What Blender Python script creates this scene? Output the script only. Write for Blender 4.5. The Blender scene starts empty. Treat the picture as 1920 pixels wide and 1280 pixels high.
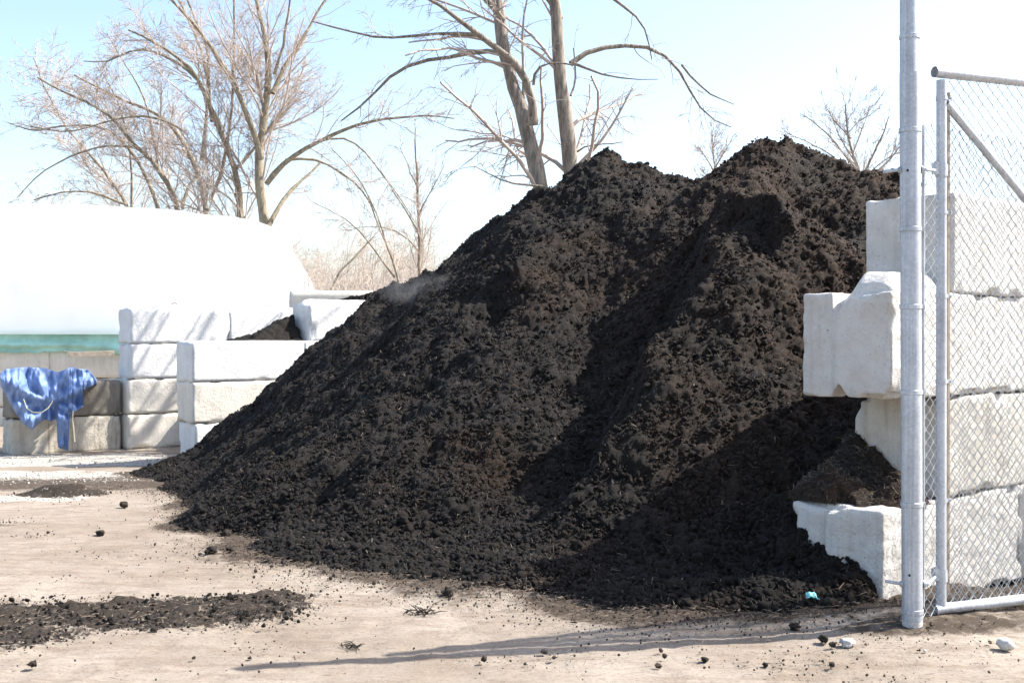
import bpy, math, random
import numpy as np
from mathutils import Vector
R = math.radians
rng = np.random.default_rng(7)
random.seed(7)
sc = bpy.context.scene
COL = sc.collection

# ------------------------------------------------------------------ camera
F, CX, HY, CAMZ = 2200.0, 960.0, 635.0, 1.5
cam = bpy.data.cameras.new('camera')
cam.sensor_width = 36.0
cam.lens = 36.0 * F / 1920.0
cam.clip_start = 0.05
cam.clip_end = 3000
camo = bpy.data.objects.new('camera', cam)
COL.objects.link(camo)
camo.location = (0, 0, CAMZ)
camo.rotation_euler = (R(90) - math.atan((640 - HY) / F), 0, 0)
sc.camera = camo

# ------------------------------------------------------------------ light
SUN_EL = R(45.5)
SUN_H = Vector((0.98, 0.195, 0)).normalized()
SDIR = Vector((SUN_H.x * math.cos(SUN_EL), SUN_H.y * math.cos(SUN_EL), math.sin(SUN_EL)))
sun = bpy.data.lights.new('sun', 'SUN')
sun.energy = 4.75
sun.angle = R(0.45)
sun.color = (1.0, 0.955, 0.89)
suno = bpy.data.objects.new('sun', sun)
COL.objects.link(suno)
suno.location = (30, 10, 30)
suno.rotation_euler = (-SDIR).to_track_quat('-Z', 'Y').to_euler()
W = bpy.data.worlds.new('World')
sc.world = W
W.use_nodes = True
wn = W.node_tree.nodes
bg = wn['Background']
sky = wn.new('ShaderNodeTexSky')
sky.sky_type = 'NISHITA'
sky.sun_disc = False
sky.sun_elevation = SUN_EL
sky.sun_rotation = math.atan2(SUN_H.x, SUN_H.y)
sky.altitude = 100
sky.air_density = 1.0
sky.dust_density = 2.2
sky.ozone_density = 1.0
W.node_tree.links.new(sky.outputs[0], bg.inputs[0])
bg.inputs[1].default_value = 0.142
vs = sc.view_settings
vs.view_transform = 'Standard'
vs.look = 'None'
vs.gamma = 1
vs.exposure = 1.25
sc.cycles.max_bounces = 6
sc.cycles.transparent_max_bounces = 8

# ------------------------------------------------------------------ helpers
def at(px, py, d):
    return np.array([(px - CX) / F * d, d, CAMZ - (py - HY) / F * d])

def props(o, label=None, cat=None, group=None, kind=None):
    for k, v in (('label', label), ('category', cat), ('group', group), ('kind', kind)):
        if v:
            o[k] = v
    return o

def empty(name, loc=(0, 0, 0), **kw):
    o = bpy.data.objects.new(name, None)
    COL.objects.link(o)
    o.location = loc
    o.empty_display_size = 0.1
    return props(o, **kw)

def link(name, me, mat=None, parent=None, **kw):
    o = bpy.data.objects.new(name, me)
    COL.objects.link(o)
    if mat:
        me.materials.append(mat)
    if parent:
        o.parent = parent
        o.matrix_parent_inverse.translation = -parent.location
    return props(o, **kw)

def raw_mesh(name, V, faces, n, smooth=True):
    """V (N,3); faces (M,n) all the same size"""
    me = bpy.data.meshes.new(name)
    V = np.asarray(V, np.float32)
    faces = np.asarray(faces, np.int32)
    me.vertices.add(len(V))
    me.vertices.foreach_set('co', V.ravel())
    me.loops.add(faces.size)
    me.loops.foreach_set('vertex_index', faces.ravel())
    me.polygons.add(len(faces))
    me.polygons.foreach_set('loop_start', np.arange(0, faces.size, n, dtype=np.int32))
    me.update(calc_edges=True)
    me.validate()
    if smooth:
        me.shade_smooth()
    else:
        me.shade_flat()
    return me

class MB:
    """collects shapes of one mesh object"""
    def __init__(self):
        self.v, self.f, self.n = [], [], 0
    def add(self, V, Fs):
        self.v.append(np.asarray(V, float))
        self.f += [[i + self.n for i in f] for f in Fs]
        self.n += len(V)
        return self
    def tube(self, pts, r, sides=16, caps=True):
        pts = np.asarray(pts, float)
        rs = np.full(len(pts), r) if np.isscalar(r) else np.asarray(r, float)
        T = np.gradient(pts, axis=0)
        T /= np.linalg.norm(T, axis=1)[:, None] + 1e-9
        ref = np.array([0, 0, 1.0]) if abs(T[0][2]) < .9 else np.array([1.0, 0, 0])
        V = []
        a = np.arange(sides) * 2 * math.pi / sides
        for p, t, rr in zip(pts, T, rs):
            u = np.cross(t, ref); u /= np.linalg.norm(u)
            w = np.cross(t, u)
            V.append(p + rr * (np.cos(a)[:, None] * u + np.sin(a)[:, None] * w))
        V = np.concatenate(V)
        Fs = []
        for i in range(len(pts) - 1):
            for j in range(sides):
                k = (j + 1) % sides
                Fs.append([i * sides + j, i * sides + k, (i + 1) * sides + k, (i + 1) * sides + j])
        if caps:
            Fs.append(list(range(sides))[::-1])
            Fs.append([(len(pts) - 1) * sides + j for j in range(sides)])
        return self.add(V, Fs)
    def box(self, c, s, ux=(1, 0, 0), uy=(0, 1, 0), uz=(0, 0, 1)):
        c = np.array(c, float); ux, uy, uz = [np.array(q, float) for q in (ux, uy, uz)]
        V = [c + sx * s[0] / 2 * ux + sy * s[1] / 2 * uy + sz * s[2] / 2 * uz
             for sx in (-1, 1) for sy in (-1, 1) for sz in (-1, 1)]
        return self.add(V, [[0, 1, 3, 2], [4, 6, 7, 5], [0, 4, 5, 1], [2, 3, 7, 6], [0, 2, 6, 4], [1, 5, 7, 3]])
    def build(self, name, mat, parent=None, smooth=True, bevel=0, **kw):
        me = bpy.data.meshes.new(name)
        me.from_pydata(np.concatenate(self.v).tolist(), [], self.f)
        me.update()
        o = link(name, me, mat, parent, **kw)
        if smooth:
            me.shade_smooth()
            if hasattr(me, 'set_sharp_from_angle'):
                me.set_sharp_from_angle(angle=R(38))
        if bevel:
            b = o.modifiers.new('b', 'BEVEL'); b.width = bevel; b.segments = 2
        return o

# numpy value noise
def _h(ix, iy, iz, seed):
    n = (ix.astype(np.int64) * 374761393 + iy.astype(np.int64) * 668265263 + iz.astype(np.int64) * 2147483647 + seed * 1274126177) & 0xFFFFFFFF
    n = ((n ^ (n >> 13)) * 1274126177) & 0xFFFFFFFF
    n = ((n ^ (n >> 16)) * 2246822519) & 0xFFFFFFFF
    n = n ^ (n >> 15)
    return (n & 0xFFFFFF) / float(0xFFFFFF) * 2 - 1

def noise3(x, y, z, seed=0):
    ix, iy, iz = np.floor(x), np.floor(y), np.floor(z)
    fx, fy, fz = x - ix, y - iy, z - iz
    fx, fy, fz = [q * q * q * (q * (q * 6 - 15) + 10) for q in (fx, fy, fz)]
    c = {}
    for i in (0, 1):
        for j in (0, 1):
            a = _h(ix + i, iy + j, iz, seed); b = _h(ix + i, iy + j, iz + 1, seed)
            c[i, j] = a + (b - a) * fz
    a = c[0, 0] + (c[1, 0] - c[0, 0]) * fx
    b = c[0, 1] + (c[1, 1] - c[0, 1]) * fx
    return a + (b - a) * fy

def noise2(x, y, seed=0):
    ix, iy = np.floor(x), np.floor(y)
    fx, fy = x - ix, y - iy
    fx, fy = [q * q * q * (q * (q * 6 - 15) + 10) for q in (fx, fy)]
    z = np.zeros_like(ix)
    a, b = _h(ix, iy, z, seed), _h(ix + 1, iy, z, seed)
    c, d = _h(ix, iy + 1, z, seed), _h(ix + 1, iy + 1, z, seed)
    a = a + (b - a) * fx
    c = c + (d - c) * fx
    return a + (c - a) * fy

def fbm2(x, y, seed=0, octv=4, lac=2.03, gain=.5):
    s, a, t = 0, 1, 0
    for o in range(octv):
        ca, sa = math.cos(o * 1.1), math.sin(o * 1.1)
        s = s + a * noise2(ca * x - sa * y + 17.3 * o, sa * x + ca * y - 9.1 * o, seed + o * 13)
        t += a; a *= gain; x, y = x * lac, y * lac
    return s / t

def sstep(a, b, x):
    t = np.clip((x - a) / (b - a), 0, 1)
    return t * t * (3 - 2 * t)

# ------------------------------------------------------------------ materials
def nmat(name):
    m = bpy.data.materials.new(name)
    m.use_nodes = True
    nt = m.node_tree
    return m, nt.nodes, nt.links, nt.nodes['Principled BSDF']

def n_noise(N, L, scale, detail=6, rough=.6, vec=None, dist=0):
    t = N.new('ShaderNodeTexNoise')
    t.inputs['Scale'].default_value = scale
    t.inputs['Detail'].default_value = detail
    t.inputs['Roughness'].default_value = rough
    t.inputs['Distortion'].default_value = dist
    if vec:
        L.new(vec, t.inputs['Vector'])
    return t

def n_ramp(N, L, src, stops):
    r = N.new('ShaderNodeValToRGB')
    e = r.color_ramp.elements
    while len(e) < len(stops):
        e.new(.5)
    for q, (p, c) in zip(e, stops):
        q.position = p
        q.color = (*c, 1) if len(c) == 3 else c
    L.new(src, r.inputs[0])
    return r

def n_mix(N, L, fac, a, b, mode='MIX'):
    m = N.new('ShaderNodeMix')
    m.data_type = 'RGBA'
    m.blend_type = mode
    for s, v in ((m.inputs['Factor'], fac), (m.inputs['A'], a), (m.inputs['B'], b)):
        if hasattr(v, 'links') or isinstance(v, bpy.types.NodeSocket):
            L.new(v, s)
        else:
            s.default_value = v if not isinstance(v, tuple) else (*v, 1)[:4]
    return m.outputs['Result']

def n_bump(N, L, srcs, P):
    prev = None
    for s, st, d in srcs:
        b = N.new('ShaderNodeBump')
        b.inputs['Strength'].default_value = st
        b.inputs['Distance'].default_value = d
        L.new(s, b.inputs['Height'])
        if prev:
            L.new(prev, b.inputs['Normal'])
        prev = b.outputs[0]
    L.new(prev, P.inputs['Normal'])

def g(v):
    return (v, v, v)

def mat_compost(name, dark=(.012, .0105, .0095), lite=(.052, .042, .033)):
    m, N, L, P = nmat(name)
    co = N.new('ShaderNodeTexCoord').outputs['Object']
    a = n_noise(N, L, 34, 8, .72, co)
    b = n_noise(N, L, 1.1, 4, .6, co)
    c1 = n_ramp(N, L, a.outputs[0], [(.36, dark), (.62, lite)])
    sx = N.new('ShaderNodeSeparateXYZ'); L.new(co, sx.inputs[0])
    ad = N.new('ShaderNodeMath'); ad.operation = 'MULTIPLY_ADD'   # browner to the right; shade of the left flank painted into the colour
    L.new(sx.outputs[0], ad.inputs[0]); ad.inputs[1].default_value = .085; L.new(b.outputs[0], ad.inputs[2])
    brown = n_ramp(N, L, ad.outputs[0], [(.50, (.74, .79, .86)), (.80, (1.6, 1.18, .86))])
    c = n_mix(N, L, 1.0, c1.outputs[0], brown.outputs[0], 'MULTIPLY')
    fl = n_noise(N, L, 140, 2, .5, co)
    fr = n_ramp(N, L, fl.outputs[0], [(.70, g(0)), (.74, g(1))])
    c = n_mix(N, L, fr.outputs[0], c, (.13, .105, .08))
    L.new(c, P.inputs['Base Color'])
    P.inputs['Roughness'].default_value = .8
    P.inputs['Specular IOR Level'].default_value = .22
    n_bump(N, L, [(n_noise(N, L, 48, 8, .8, co).outputs[0], 1.0, .03)], P)
    return m

def mat_concrete(name, ca, cb, stain=.35, stc=(.16, .14, .11), rough_bump=.5, scale=1.0, pit=0.6):
    m, N, L, P = nmat(name)
    tc = N.new('ShaderNodeTexCoord').outputs['Object']
    oi = N.new('ShaderNodeObjectInfo')
    mp = N.new('ShaderNodeVectorMath'); mp.operation = 'ADD'
    sc_ = N.new('ShaderNodeVectorMath'); sc_.operation = 'SCALE'
    cb_ = N.new('ShaderNodeCombineXYZ')
    L.new(oi.outputs['Random'], cb_.inputs[0]); L.new(oi.outputs['Random'], cb_.inputs[1])
    L.new(cb_.outputs[0], sc_.inputs[0]); sc_.inputs['Scale'].default_value = 40
    L.new(tc, mp.inputs[0]); L.new(sc_.outputs[0], mp.inputs[1])
    co = mp.outputs[0]
    a = n_noise(N, L, 3.2 * scale, 7, .65, co)
    c = n_ramp(N, L, a.outputs[0], [(.32, ca), (.68, cb)]).outputs[0]
    # vertical run-off streaks
    mpg = N.new('ShaderNodeMapping'); mpg.inputs['Scale'].default_value = (14, 14, 1.2)
    L.new(co, mpg.inputs[0])
    s = n_noise(N, L, 1.0, 5, .6, mpg.outputs[0])
    sr = n_ramp(N, L, s.outputs[0], [(.52, g(0)), (.78, g(stain))])
    c = n_mix(N, L, sr.outputs[0], c, stc)
    # blotches and pits
    b = n_noise(N, L, 11 * scale, 8, .75, co, .6)
    br = n_ramp(N, L, b.outputs[0], [(.60, g(0)), (.72, g(stain * 1.2))])
    c = n_mix(N, L, br.outputs[0], c, stc)
    p = n_noise(N, L, 60, 4, .6, co)
    pr = n_ramp(N, L, p.outputs[0], [(.28, g(pit)), (.36, g(0))])
    c = n_mix(N, L, pr.outputs[0], c, tuple(q * .55 for q in ca))
    L.new(c, P.inputs['Base Color'])
    P.inputs['Roughness'].default_value = .92
    P.inputs['Specular IOR Level'].default_value = .2
    n_bump(N, L, [(n_noise(N, L, 70, 8, .75, co).outputs[0], rough_bump, .012), (n_noise(N, L, 24, 5, .7, co).outputs[0], rough_bump * .9, .03), (b.outputs[0], .4, .02)], P)
    return m

def mat_plain(name, col, rough=.6, metal=0, bump=None, var=.15, vscale=8, spec=.5):
    m, N, L, P = nmat(name)
    co = N.new('ShaderNodeTexCoord').outputs['Object']
    a = n_noise(N, L, vscale, 6, .6, co)
    r = n_ramp(N, L, a.outputs[0], [(.3, tuple(q * (1 - var) for q in col)), (.7, tuple(min(1, q * (1 + var)) for q in col))])
    L.new(r.outputs[0], P.inputs['Base Color'])
    P.inputs['Roughness'].default_value = rough
    P.inputs['Metallic'].default_value = metal
    P.inputs['Specular IOR Level'].default_value = spec
    if bump:
        n_bump(N, L, [(n_noise(N, L, bump[0], 6, .65, co).outputs[0], bump[1], bump[2])], P)
    return m

def mat_bark(name, ca, cb, sc_=1):
    m, N, L, P = nmat(name)
    tc = N.new('ShaderNodeTexCoord').outputs['Object']
    mpg = N.new('ShaderNodeMapping'); mpg.inputs['Scale'].default_value = (9 * sc_, 9 * sc_, 1.6 * sc_)
    L.new(tc, mpg.inputs[0])
    a = n_noise(N, L, 2.0, 8, .7, mpg.outputs[0], .5)
    r = n_ramp(N, L, a.outputs[0], [(.36, ca), (.62, cb)])
    L.new(r.outputs[0], P.inputs['Base Color'])
    P.inputs['Roughness'].default_value = .9
    P.inputs['Specular IOR Level'].default_value = .15
    n_bump(N, L, [(a.outputs[0], .9, .03)], P)
    return m

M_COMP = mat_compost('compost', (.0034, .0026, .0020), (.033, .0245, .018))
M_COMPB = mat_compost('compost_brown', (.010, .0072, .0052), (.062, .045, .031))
M_CON = mat_concrete('concrete_pale', (.66, .65, .62), (.80, .79, .76), .30, (.34, .32, .28), .5)
M_CONB = mat_concrete('concrete_beige', (.62, .57, .49), (.76, .71, .62), .32, (.34, .27, .20), .45)
M_COND = mat_concrete('concrete_dark', (.17, .15, .125), (.30, .27, .225), .6, (.06, .05, .04))
M_CONR = mat_concrete('concrete_near', (.64, .60, .54), (.80, .77, .72), .40, (.33, .28, .22), .8, 1.3, .95)
M_CONW2 = mat_concrete('concrete_mottled', (.56, .52, .45), (.70, .67, .60), .5, (.24, .19, .14), .6, 2.0, .9)
M_CONW = mat_concrete('concrete_weathered', (.44, .40, .33), (.66, .60, .50), .85, (.14, .11, .08), .6, 1.5, .9)
M_BARK = mat_bark('bark_sunlit', (.15, .125, .09), (.34, .29, .21), .7)
M_BARKD = mat_bark('bark_grey', (.13, .11, .09), (.36, .31, .255))
M_TWIG = mat_plain('twig', (.43, .36, .31), .85, var=.25, vscale=1.5, spec=.2)
M_TWIGT = mat_plain('twig_tan', (.50, .43, .37), .9, var=.25, vscale=1.5, spec=.2)

def mat_galv(name, col, rough):
    m, N, L, P = nmat(name)
    co = N.new('ShaderNodeTexCoord').outputs['Object']
    v = N.new('ShaderNodeTexVoronoi'); v.inputs['Scale'].default_value = 90; L.new(co, v.inputs['Vector'])
    a = n_noise(N, L, 5, 6, .7, co)
    r = n_ramp(N, L, a.outputs[0], [(.3, tuple(q * .74 for q in col)), (.7, col)])
    r2 = n_ramp(N, L, v.outputs['Color'], [(0, g(.82)), (1, g(1.05))])
    mp = N.new('ShaderNodeMapping'); mp.inputs['Scale'].default_value = (60, 60, 1.0); L.new(co, mp.inputs[0])
    s = n_noise(N, L, 1, 4, .6, mp.outputs[0])
    s2 = n_ramp(N, L, s.outputs[0], [(.4, g(.8)), (.6, g(1))])
    c = n_mix(N, L, 1.0, r.outputs[0], r2.outputs[0], 'MULTIPLY')
    c = n_mix(N, L, 1.0, c, s2.outputs[0], 'MULTIPLY')
    L.new(c, P.inputs['Base Color'])
    P.inputs['Metallic'].default_value = .4
    rr = n_ramp(N, L, a.outputs[0], [(.3, g(rough + .12)), (.7, g(rough))])
    L.new(rr.outputs[0], P.inputs['Roughness'])
    n_bump(N, L, [(n_noise(N, L, 130, 4, .6, co).outputs[0], .25, .004)], P)
    return m
M_GALV = mat_galv('galvanised_steel', (.62, .65, .69), .46)
M_WIRE = mat_galv('galvanised_wire', (.66, .68, .70), .5)
M_BAR = mat_plain('rusty_bar', (.33, .27, .21), .75, .2, var=.3)

# ------------------------------------------------------------------ terrain height
def gz(x, y):
    return -0.42 * sstep(6, 20, np.asarray(y, float)) + .055 * np.exp(-((x - 2.25) / .55) ** 2 - ((y - 6.25) / .38) ** 2) - .15 * sstep(2.55, 3.3, np.asarray(x, float)) * sstep(6.5, 7.5, np.asarray(y, float)) * (1 - sstep(12, 20, np.asarray(y, float)))

# ------------------------------------------------------------------ the pile
def seg_field(x, y, pts, k, kl=None):
    """upper envelope of cones standing on a ridge line; kl = slope on the left side of the line"""
    best = np.full(np.shape(x), -9.0)
    for (x0, y0, z0), (x1, y1, z1) in zip(pts[:-1], pts[1:]):
        dx, dy = x1 - x0, y1 - y0
        l2 = dx * dx + dy * dy + 1e-9
        t = np.clip(((x - x0) * dx + (y - y0) * dy) / l2, 0, 1)
        cx, cy = x0 + t * dx, y0 + t * dy
        d = np.hypot(x - cx, y - cy)
        kk = k
        if kl is not None:
            side = (dx * (y - cy) - dy * (x - cx)) / math.sqrt(l2)
            kk = k + (kl - k) * sstep(-.25, .25, side / (d + .05))
        best = np.maximum(best, z0 + t * (z1 - z0) - kk * d)
    return best

def smax(a, b, w=.12):
    return .5 * (a + b + np.sqrt((a - b) ** 2 + w * w)) - w * .25

WC = np.array([2.21, 6.8]); WL = np.array([.731, .682]); WW = np.array([-.682, .731])  # right wall corner, run, depth

P1 = (1.17, 13.5, 3.92); P2 = (2.73, 12.5, 3.82)
RIDGES = [
    ([P1, (.26, 14.4, 3.35), (-.41, 15.2, 3.12), (-.94, 15.8, 2.86), (-1.67, 16.6, 2.42), (-2.4, 17.0, 1.88), (-2.98, 17.0, 1.36), (-3.73, 17.0, .72), (-4.35, 17.0, .12)], .84, None),
    ([P1, (2.0, 13.1, 3.44), (2.45, 12.65, 3.84), P2, (3.2, 12.3, 3.74), (3.55, 12.0, 3.54), (3.92, 11.8, 3.30), (4.4, 11.6, 2.85), (6.5, 12.5, 2.2)], .84, None),
    ([(.75, 12.6, 3.0), (.25, 12.0, 2.55), (-.45, 11.6, 1.98), (-1.05, 11.3, 1.46), (-1.6, 11.2, .95), (-2.1, 11.2, .45)], .95, .64),
    ([P2, (2.3, 11.4, 3.2), (2.05, 11.0, 3.1), (2.3, 10.4, 2.86), (2.36, 10.0, 2.56), (1.98, 9.7, 2.26), (1.34, 9.2, 1.68), (.96, 8.7, 1.14), (.77, 8.1, .66), (.76, 7.6, .3)], 1.8, .80),
    ([(.5, 9.5, .78), (.17, 9.6, .72), (-.7, 9.8, .54), (-1.7, 10.4, .22)], .42, None),
    ([(.6, 8.3, .36), (.53, 8.2, .3), (-.1, 8.0, .18), (-1.0, 8.6, .1)], .25, None),
    ([(-1.7, 8.7, .10), (-.7, 7.9, .13), (.2, 7.25, .14), (.8, 6.8, .15), (1.5, 6.72, .17), (1.80, 6.70, .12)], .24, None),
    ([(-1.9, 11.4, .25), (-2.7, 13.2, .2), (-3.3, 15, .18), (-3.65, 16.0, .18)], .33, None),
    ([(1.38, 8.05, .72), (2.3, 7.9, 1.0), (3.4, 9.0, 1.7), (4.3, 10.2, 2.2)], .72, None),
]

def pile_base(x, y):
    h = None
    for pts, k, kl in RIDGES:
        # the crest wanders: bend the lookup with low noise
        wx = x + .17 * noise2(x * .8 + 3, y * .8, 5) + .10 * noise2(x * 2.1, y * 2.1 + 7, 6)
        wy = y + .17 * noise2(x * .8 - 5, y * .8 + 9, 8) + .10 * noise2(x * 2.1 + 4, y * 2.1, 9)
        # real side: the second number is the right-hand slope
        f = seg_field(wx, wy, pts, k, kl)
        h = f if h is None else smax(h, f)
    return h

def rough(x, y):
    n = .09 * fbm2(x * 1.15, y * 1.15, 21, 2)
    # slumps: long tongues running down to the lower left
    u = x * .75 + y * .66; v = -x * .66 + y * .75
    n = n + .085 * noise2(v * 1.9, u * .75, 33) + .045 * noise2(v * 4.5 + 9, u * 2.2, 34)
    n = n + .05 * noise2(x * 3.3 + 2 * n, y * 3.3, 40) + .03 * noise2(x * 6.1, y * 6.1 + 3 * n, 43)
    n = n + .022 * np.maximum(-.3, noise2(x * 9.3, y * 9.3 + 3 * n, 41))
    return n

def fine(x, y, z):
    patch = .6 + .6 * noise2(x * 1.3, y * 1.3, 55)
    a = .014 * noise3(x * 11, y * 11, z * 11, 50) + .020 * noise3(x * 19, y * 19, z * 19, 53)
    a = a + .017 * noise3(x * 29, y * 29, z * 29, 51) * patch
    a = a + .013 * noise3(x * 48, y * 48, z * 48, 52)
    return a

def pile_h(x, y):
    h = pile_base(x, y)
    gnd = gz(x, y)
    e = sstep(-.02, .7, h - gnd)
    h = h + rough(x, y) * (.12 + .88 * e)
    # kept off the sunny side of the block wall
    s = (x - WC[0]) * WL[0] + (y - WC[1]) * WL[1]
    sd = (x - WC[0]) * WW[0] + (y - WC[1]) * WW[1]
    m = sstep(-.14, .06, s) * (1 - sstep(.12, .34, sd)) * (sd > -1.2)
    h = h * (1 - m) + (-1.2) * m
    m2 = sstep(1.95, 2.25, x) * (1 - sstep(6.6, 6.9, y))
    return h - .5 * m2

def axis(segs):
    out = [segs[0][0]]
    for a, b, st in segs:
        n = max(1, int(round((b - a) / st)))
        out += list(a + (b - a) * (np.arange(1, n + 1)) / n)
    return np.array(out)

def grid_faces(nx, ny):
    i = np.arange(nx * ny).reshape(ny, nx)
    return np.stack([i[:-1, :-1], i[:-1, 1:], i[1:, 1:], i[1:, :-1]], -1).reshape(-1, 4)

def grid_normals(X, Y, Z):
    P = np.stack([X, Y, Z], -1)
    du = np.gradient(P, axis=1); dv = np.gradient(P, axis=0)
    n = np.cross(du, dv)
    n /= np.linalg.norm(n, axis=-1)[..., None] + 1e-12
    return n

def compact(V, Fq):
    used = np.zeros(len(V), bool); used[Fq.ravel()] = True
    idx = np.cumsum(used) - 1
    return V[used], idx[Fq], used

def build_field(hfun, xa, ya, keep_margin=.10, amp=1.0):
    X, Y = np.meshgrid(xa, ya)
    Z = hfun(X, Y)
    n = grid_normals(X, Y, Z)
    gnd = gz(X, Y)
    f = fine(X, Y, Z) * amp * sstep(-.06, .10, Z - gnd + .05)
    V = np.stack([X, Y, Z], -1) + n * f[..., None]
    V = V.reshape(-1, 3)
    Fq = grid_faces(len(xa), len(ya))
    ok = (Z > gnd - keep_margin).ravel()
    Fq = Fq[ok[Fq].any(1)]
    V, Fq, _ = compact(V, Fq)
    return V, Fq

xa = axis([(-7.2, -4.5, .045), (-4.5, -2.5, .022), (-2.5, 3.0, .0155), (3.0, 5.2, .024), (5.2, 8.4, .09)])
ya = axis([(5.6, 10, .0155), (10, 14, .022), (14, 18.6, .045), (18.6, 20.5, .12)])
pv, pf = build_field(pile_h, xa, ya)
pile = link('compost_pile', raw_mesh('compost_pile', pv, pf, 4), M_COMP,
            label='huge dark brown compost pile with two peaks filling the middle of the yard', cat='compost pile')

# --- clumps
def ico(n=1):
    import bmesh
    bm = bmesh.new(); bmesh.ops.create_icosphere(bm, subdivisions=n, radius=1)
    V = np.array([v.co[:] for v in bm.verts]); Fa = np.array([[v.index for v in f.verts] for f in bm.faces])
    bm.free(); return V, Fa
IV0, IF0 = ico()
IV1, IF1 = ico(2)
def ico2():
    import bmesh
    bm = bmesh.new(); bmesh.ops.create_icosphere(bm, subdivisions=3, radius=1)
    V = np.array([v.co[:] for v in bm.verts]); Fa = np.array([[v.index for v in f.verts] for f in bm.faces])
    bm.free(); return V, Fa
IV2, IF2 = ico2()

def rand_rot(n):
    q = rng.normal(size=(n, 4)); q /= np.linalg.norm(q, axis=1)[:, None]
    w, x, y, z = q.T
    return np.stack([1 - 2 * (y * y + z * z), 2 * (x * y - z * w), 2 * (x * z + y * w),
                     2 * (x * y + z * w), 1 - 2 * (x * x + z * z), 2 * (y * z - x * w),
                     2 * (x * z - y * w), 2 * (y * z + x * w), 1 - 2 * (x * x + y * y)], -1).reshape(-1, 3, 3)

def clump_mesh(name, C, S, squash=(.6, 1.0), jit=.28, fine_=False):
    n = len(C)
    IV, IF = (IV1, IF1) if fine_ else (IV0, IF0)
    sc3 = rng.uniform(squash[0], squash[1], (n, 3)) * S[:, None]
    T = IV[None] * (1 + rng.uniform(-jit, jit, (n, len(IV), 1))) * sc3[:, None]
    T = np.einsum('nij,nkj->nki', rand_rot(n), T) + C[:, None]
    Fa = IF[None] + (np.arange(n) * len(IV))[:, None, None]
    return raw_mesh(name, T.reshape(-1, 3), Fa.reshape(-1, 3), 3, smooth=fine_)

def sliver_mesh(name, C, Ln, Wd, flat=.5):
    """small splinters: stretched tetra-like boxes"""
    n = len(C)
    B = np.array([[-1, -1, 0], [-1, 1, 0], [1, .6, 0], [1, -.6, 0], [0, 0, 1.0]])
    T = np.repeat(B[None], n, 0) * (1 + rng.uniform(-.3, .3, (n, 5, 1)))
    T = T * np.stack([Ln, Wd, Wd * .6], -1)[:, None]
    a = rng.uniform(0, 2 * math.pi, n); t = rng.normal(0, flat, n)
    ca, sa, ct, st = np.cos(a), np.sin(a), np.cos(t), np.sin(t)
    Rm = np.stack([ca * ct, -sa, ca * st, sa * ct, ca, sa * st, -st, 0 * a, ct], -1).reshape(-1, 3, 3)
    T = np.einsum('nij,nkj->nki', Rm, T) + C[:, None]
    Fa = np.array([[0, 1, 4], [1, 2, 4], [2, 3, 4], [3, 0, 4], [0, 2, 1], [0, 3, 2]])[None] + (np.arange(n) * 5)[:, None, None]
    return raw_mesh(name, T.reshape(-1, 3), Fa.reshape(-1, 3), 3, smooth=False)

def sample_pile(n, lowbias=0.0):
    x = rng.uniform(-5.5, 4.2, n * 3); y = rng.uniform(5.8, 17.5, n * 3)
    h = pile_h(x, y); gd = h - gz(x, y)
    p = np.exp(-np.maximum(gd, 0) * lowbias) * (12 / np.maximum(y, 6)) ** 1.6
    k = (gd > 0.0) & (rng.uniform(0, 1.8, n * 3) < p)
    x, y, h = x[k][:n], y[k][:n], h[k][:n]
    return x, y, h
x, y, h = sample_pile(90000, .12)
S = rng.uniform(.005, .014, len(x)) + (rng.uniform(0, 1, len(x)) ** 9) * .022
c1 = np.stack([x, y, h + S * .1 + .004], -1)
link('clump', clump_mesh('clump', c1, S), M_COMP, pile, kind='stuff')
x2, y2, h2 = sample_pile(90000, 2.2)
k = rng.uniform(0, 1, len(x2)) < np.exp(-(h2 - gz(x2, y2)) * 3.5)
x2, y2, h2 = x2[k][:2600], y2[k][:2600], h2[k][:2600]
S2 = rng.uniform(.008, .022, len(x2)) + (rng.uniform(0, 1, len(x2)) ** 9) * .030
c2 = np.stack([x2, y2, h2 + S2 * .25], -1)
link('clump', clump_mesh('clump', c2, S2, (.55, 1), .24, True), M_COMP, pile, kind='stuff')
M_CHIP = mat_plain('wood_chip', (.16, .12, .085), .85, var=.5, vscale=30)
M_CHIPD = mat_plain('dark_chip', (.05, .038, .028), .9, var=.5, vscale=30)
x, y, h = sample_pile(2000, .3)
link('wood_sliver', sliver_mesh('wood_sliver', np.stack([x, y, h + .012], -1), rng.uniform(.008, .035, len(x)), rng.uniform(.0015, .005, len(x))), M_CHIP, pile, kind='stuff')
x, y, h = sample_pile(13000, .1)
link('dark_sliver', sliver_mesh('dark_sliver', np.stack([x, y, h + .014], -1), rng.uniform(.008, .032, len(x)), rng.uniform(.0015, .004, len(x)), .8), M_CHIPD, pile, kind='stuff')

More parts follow.
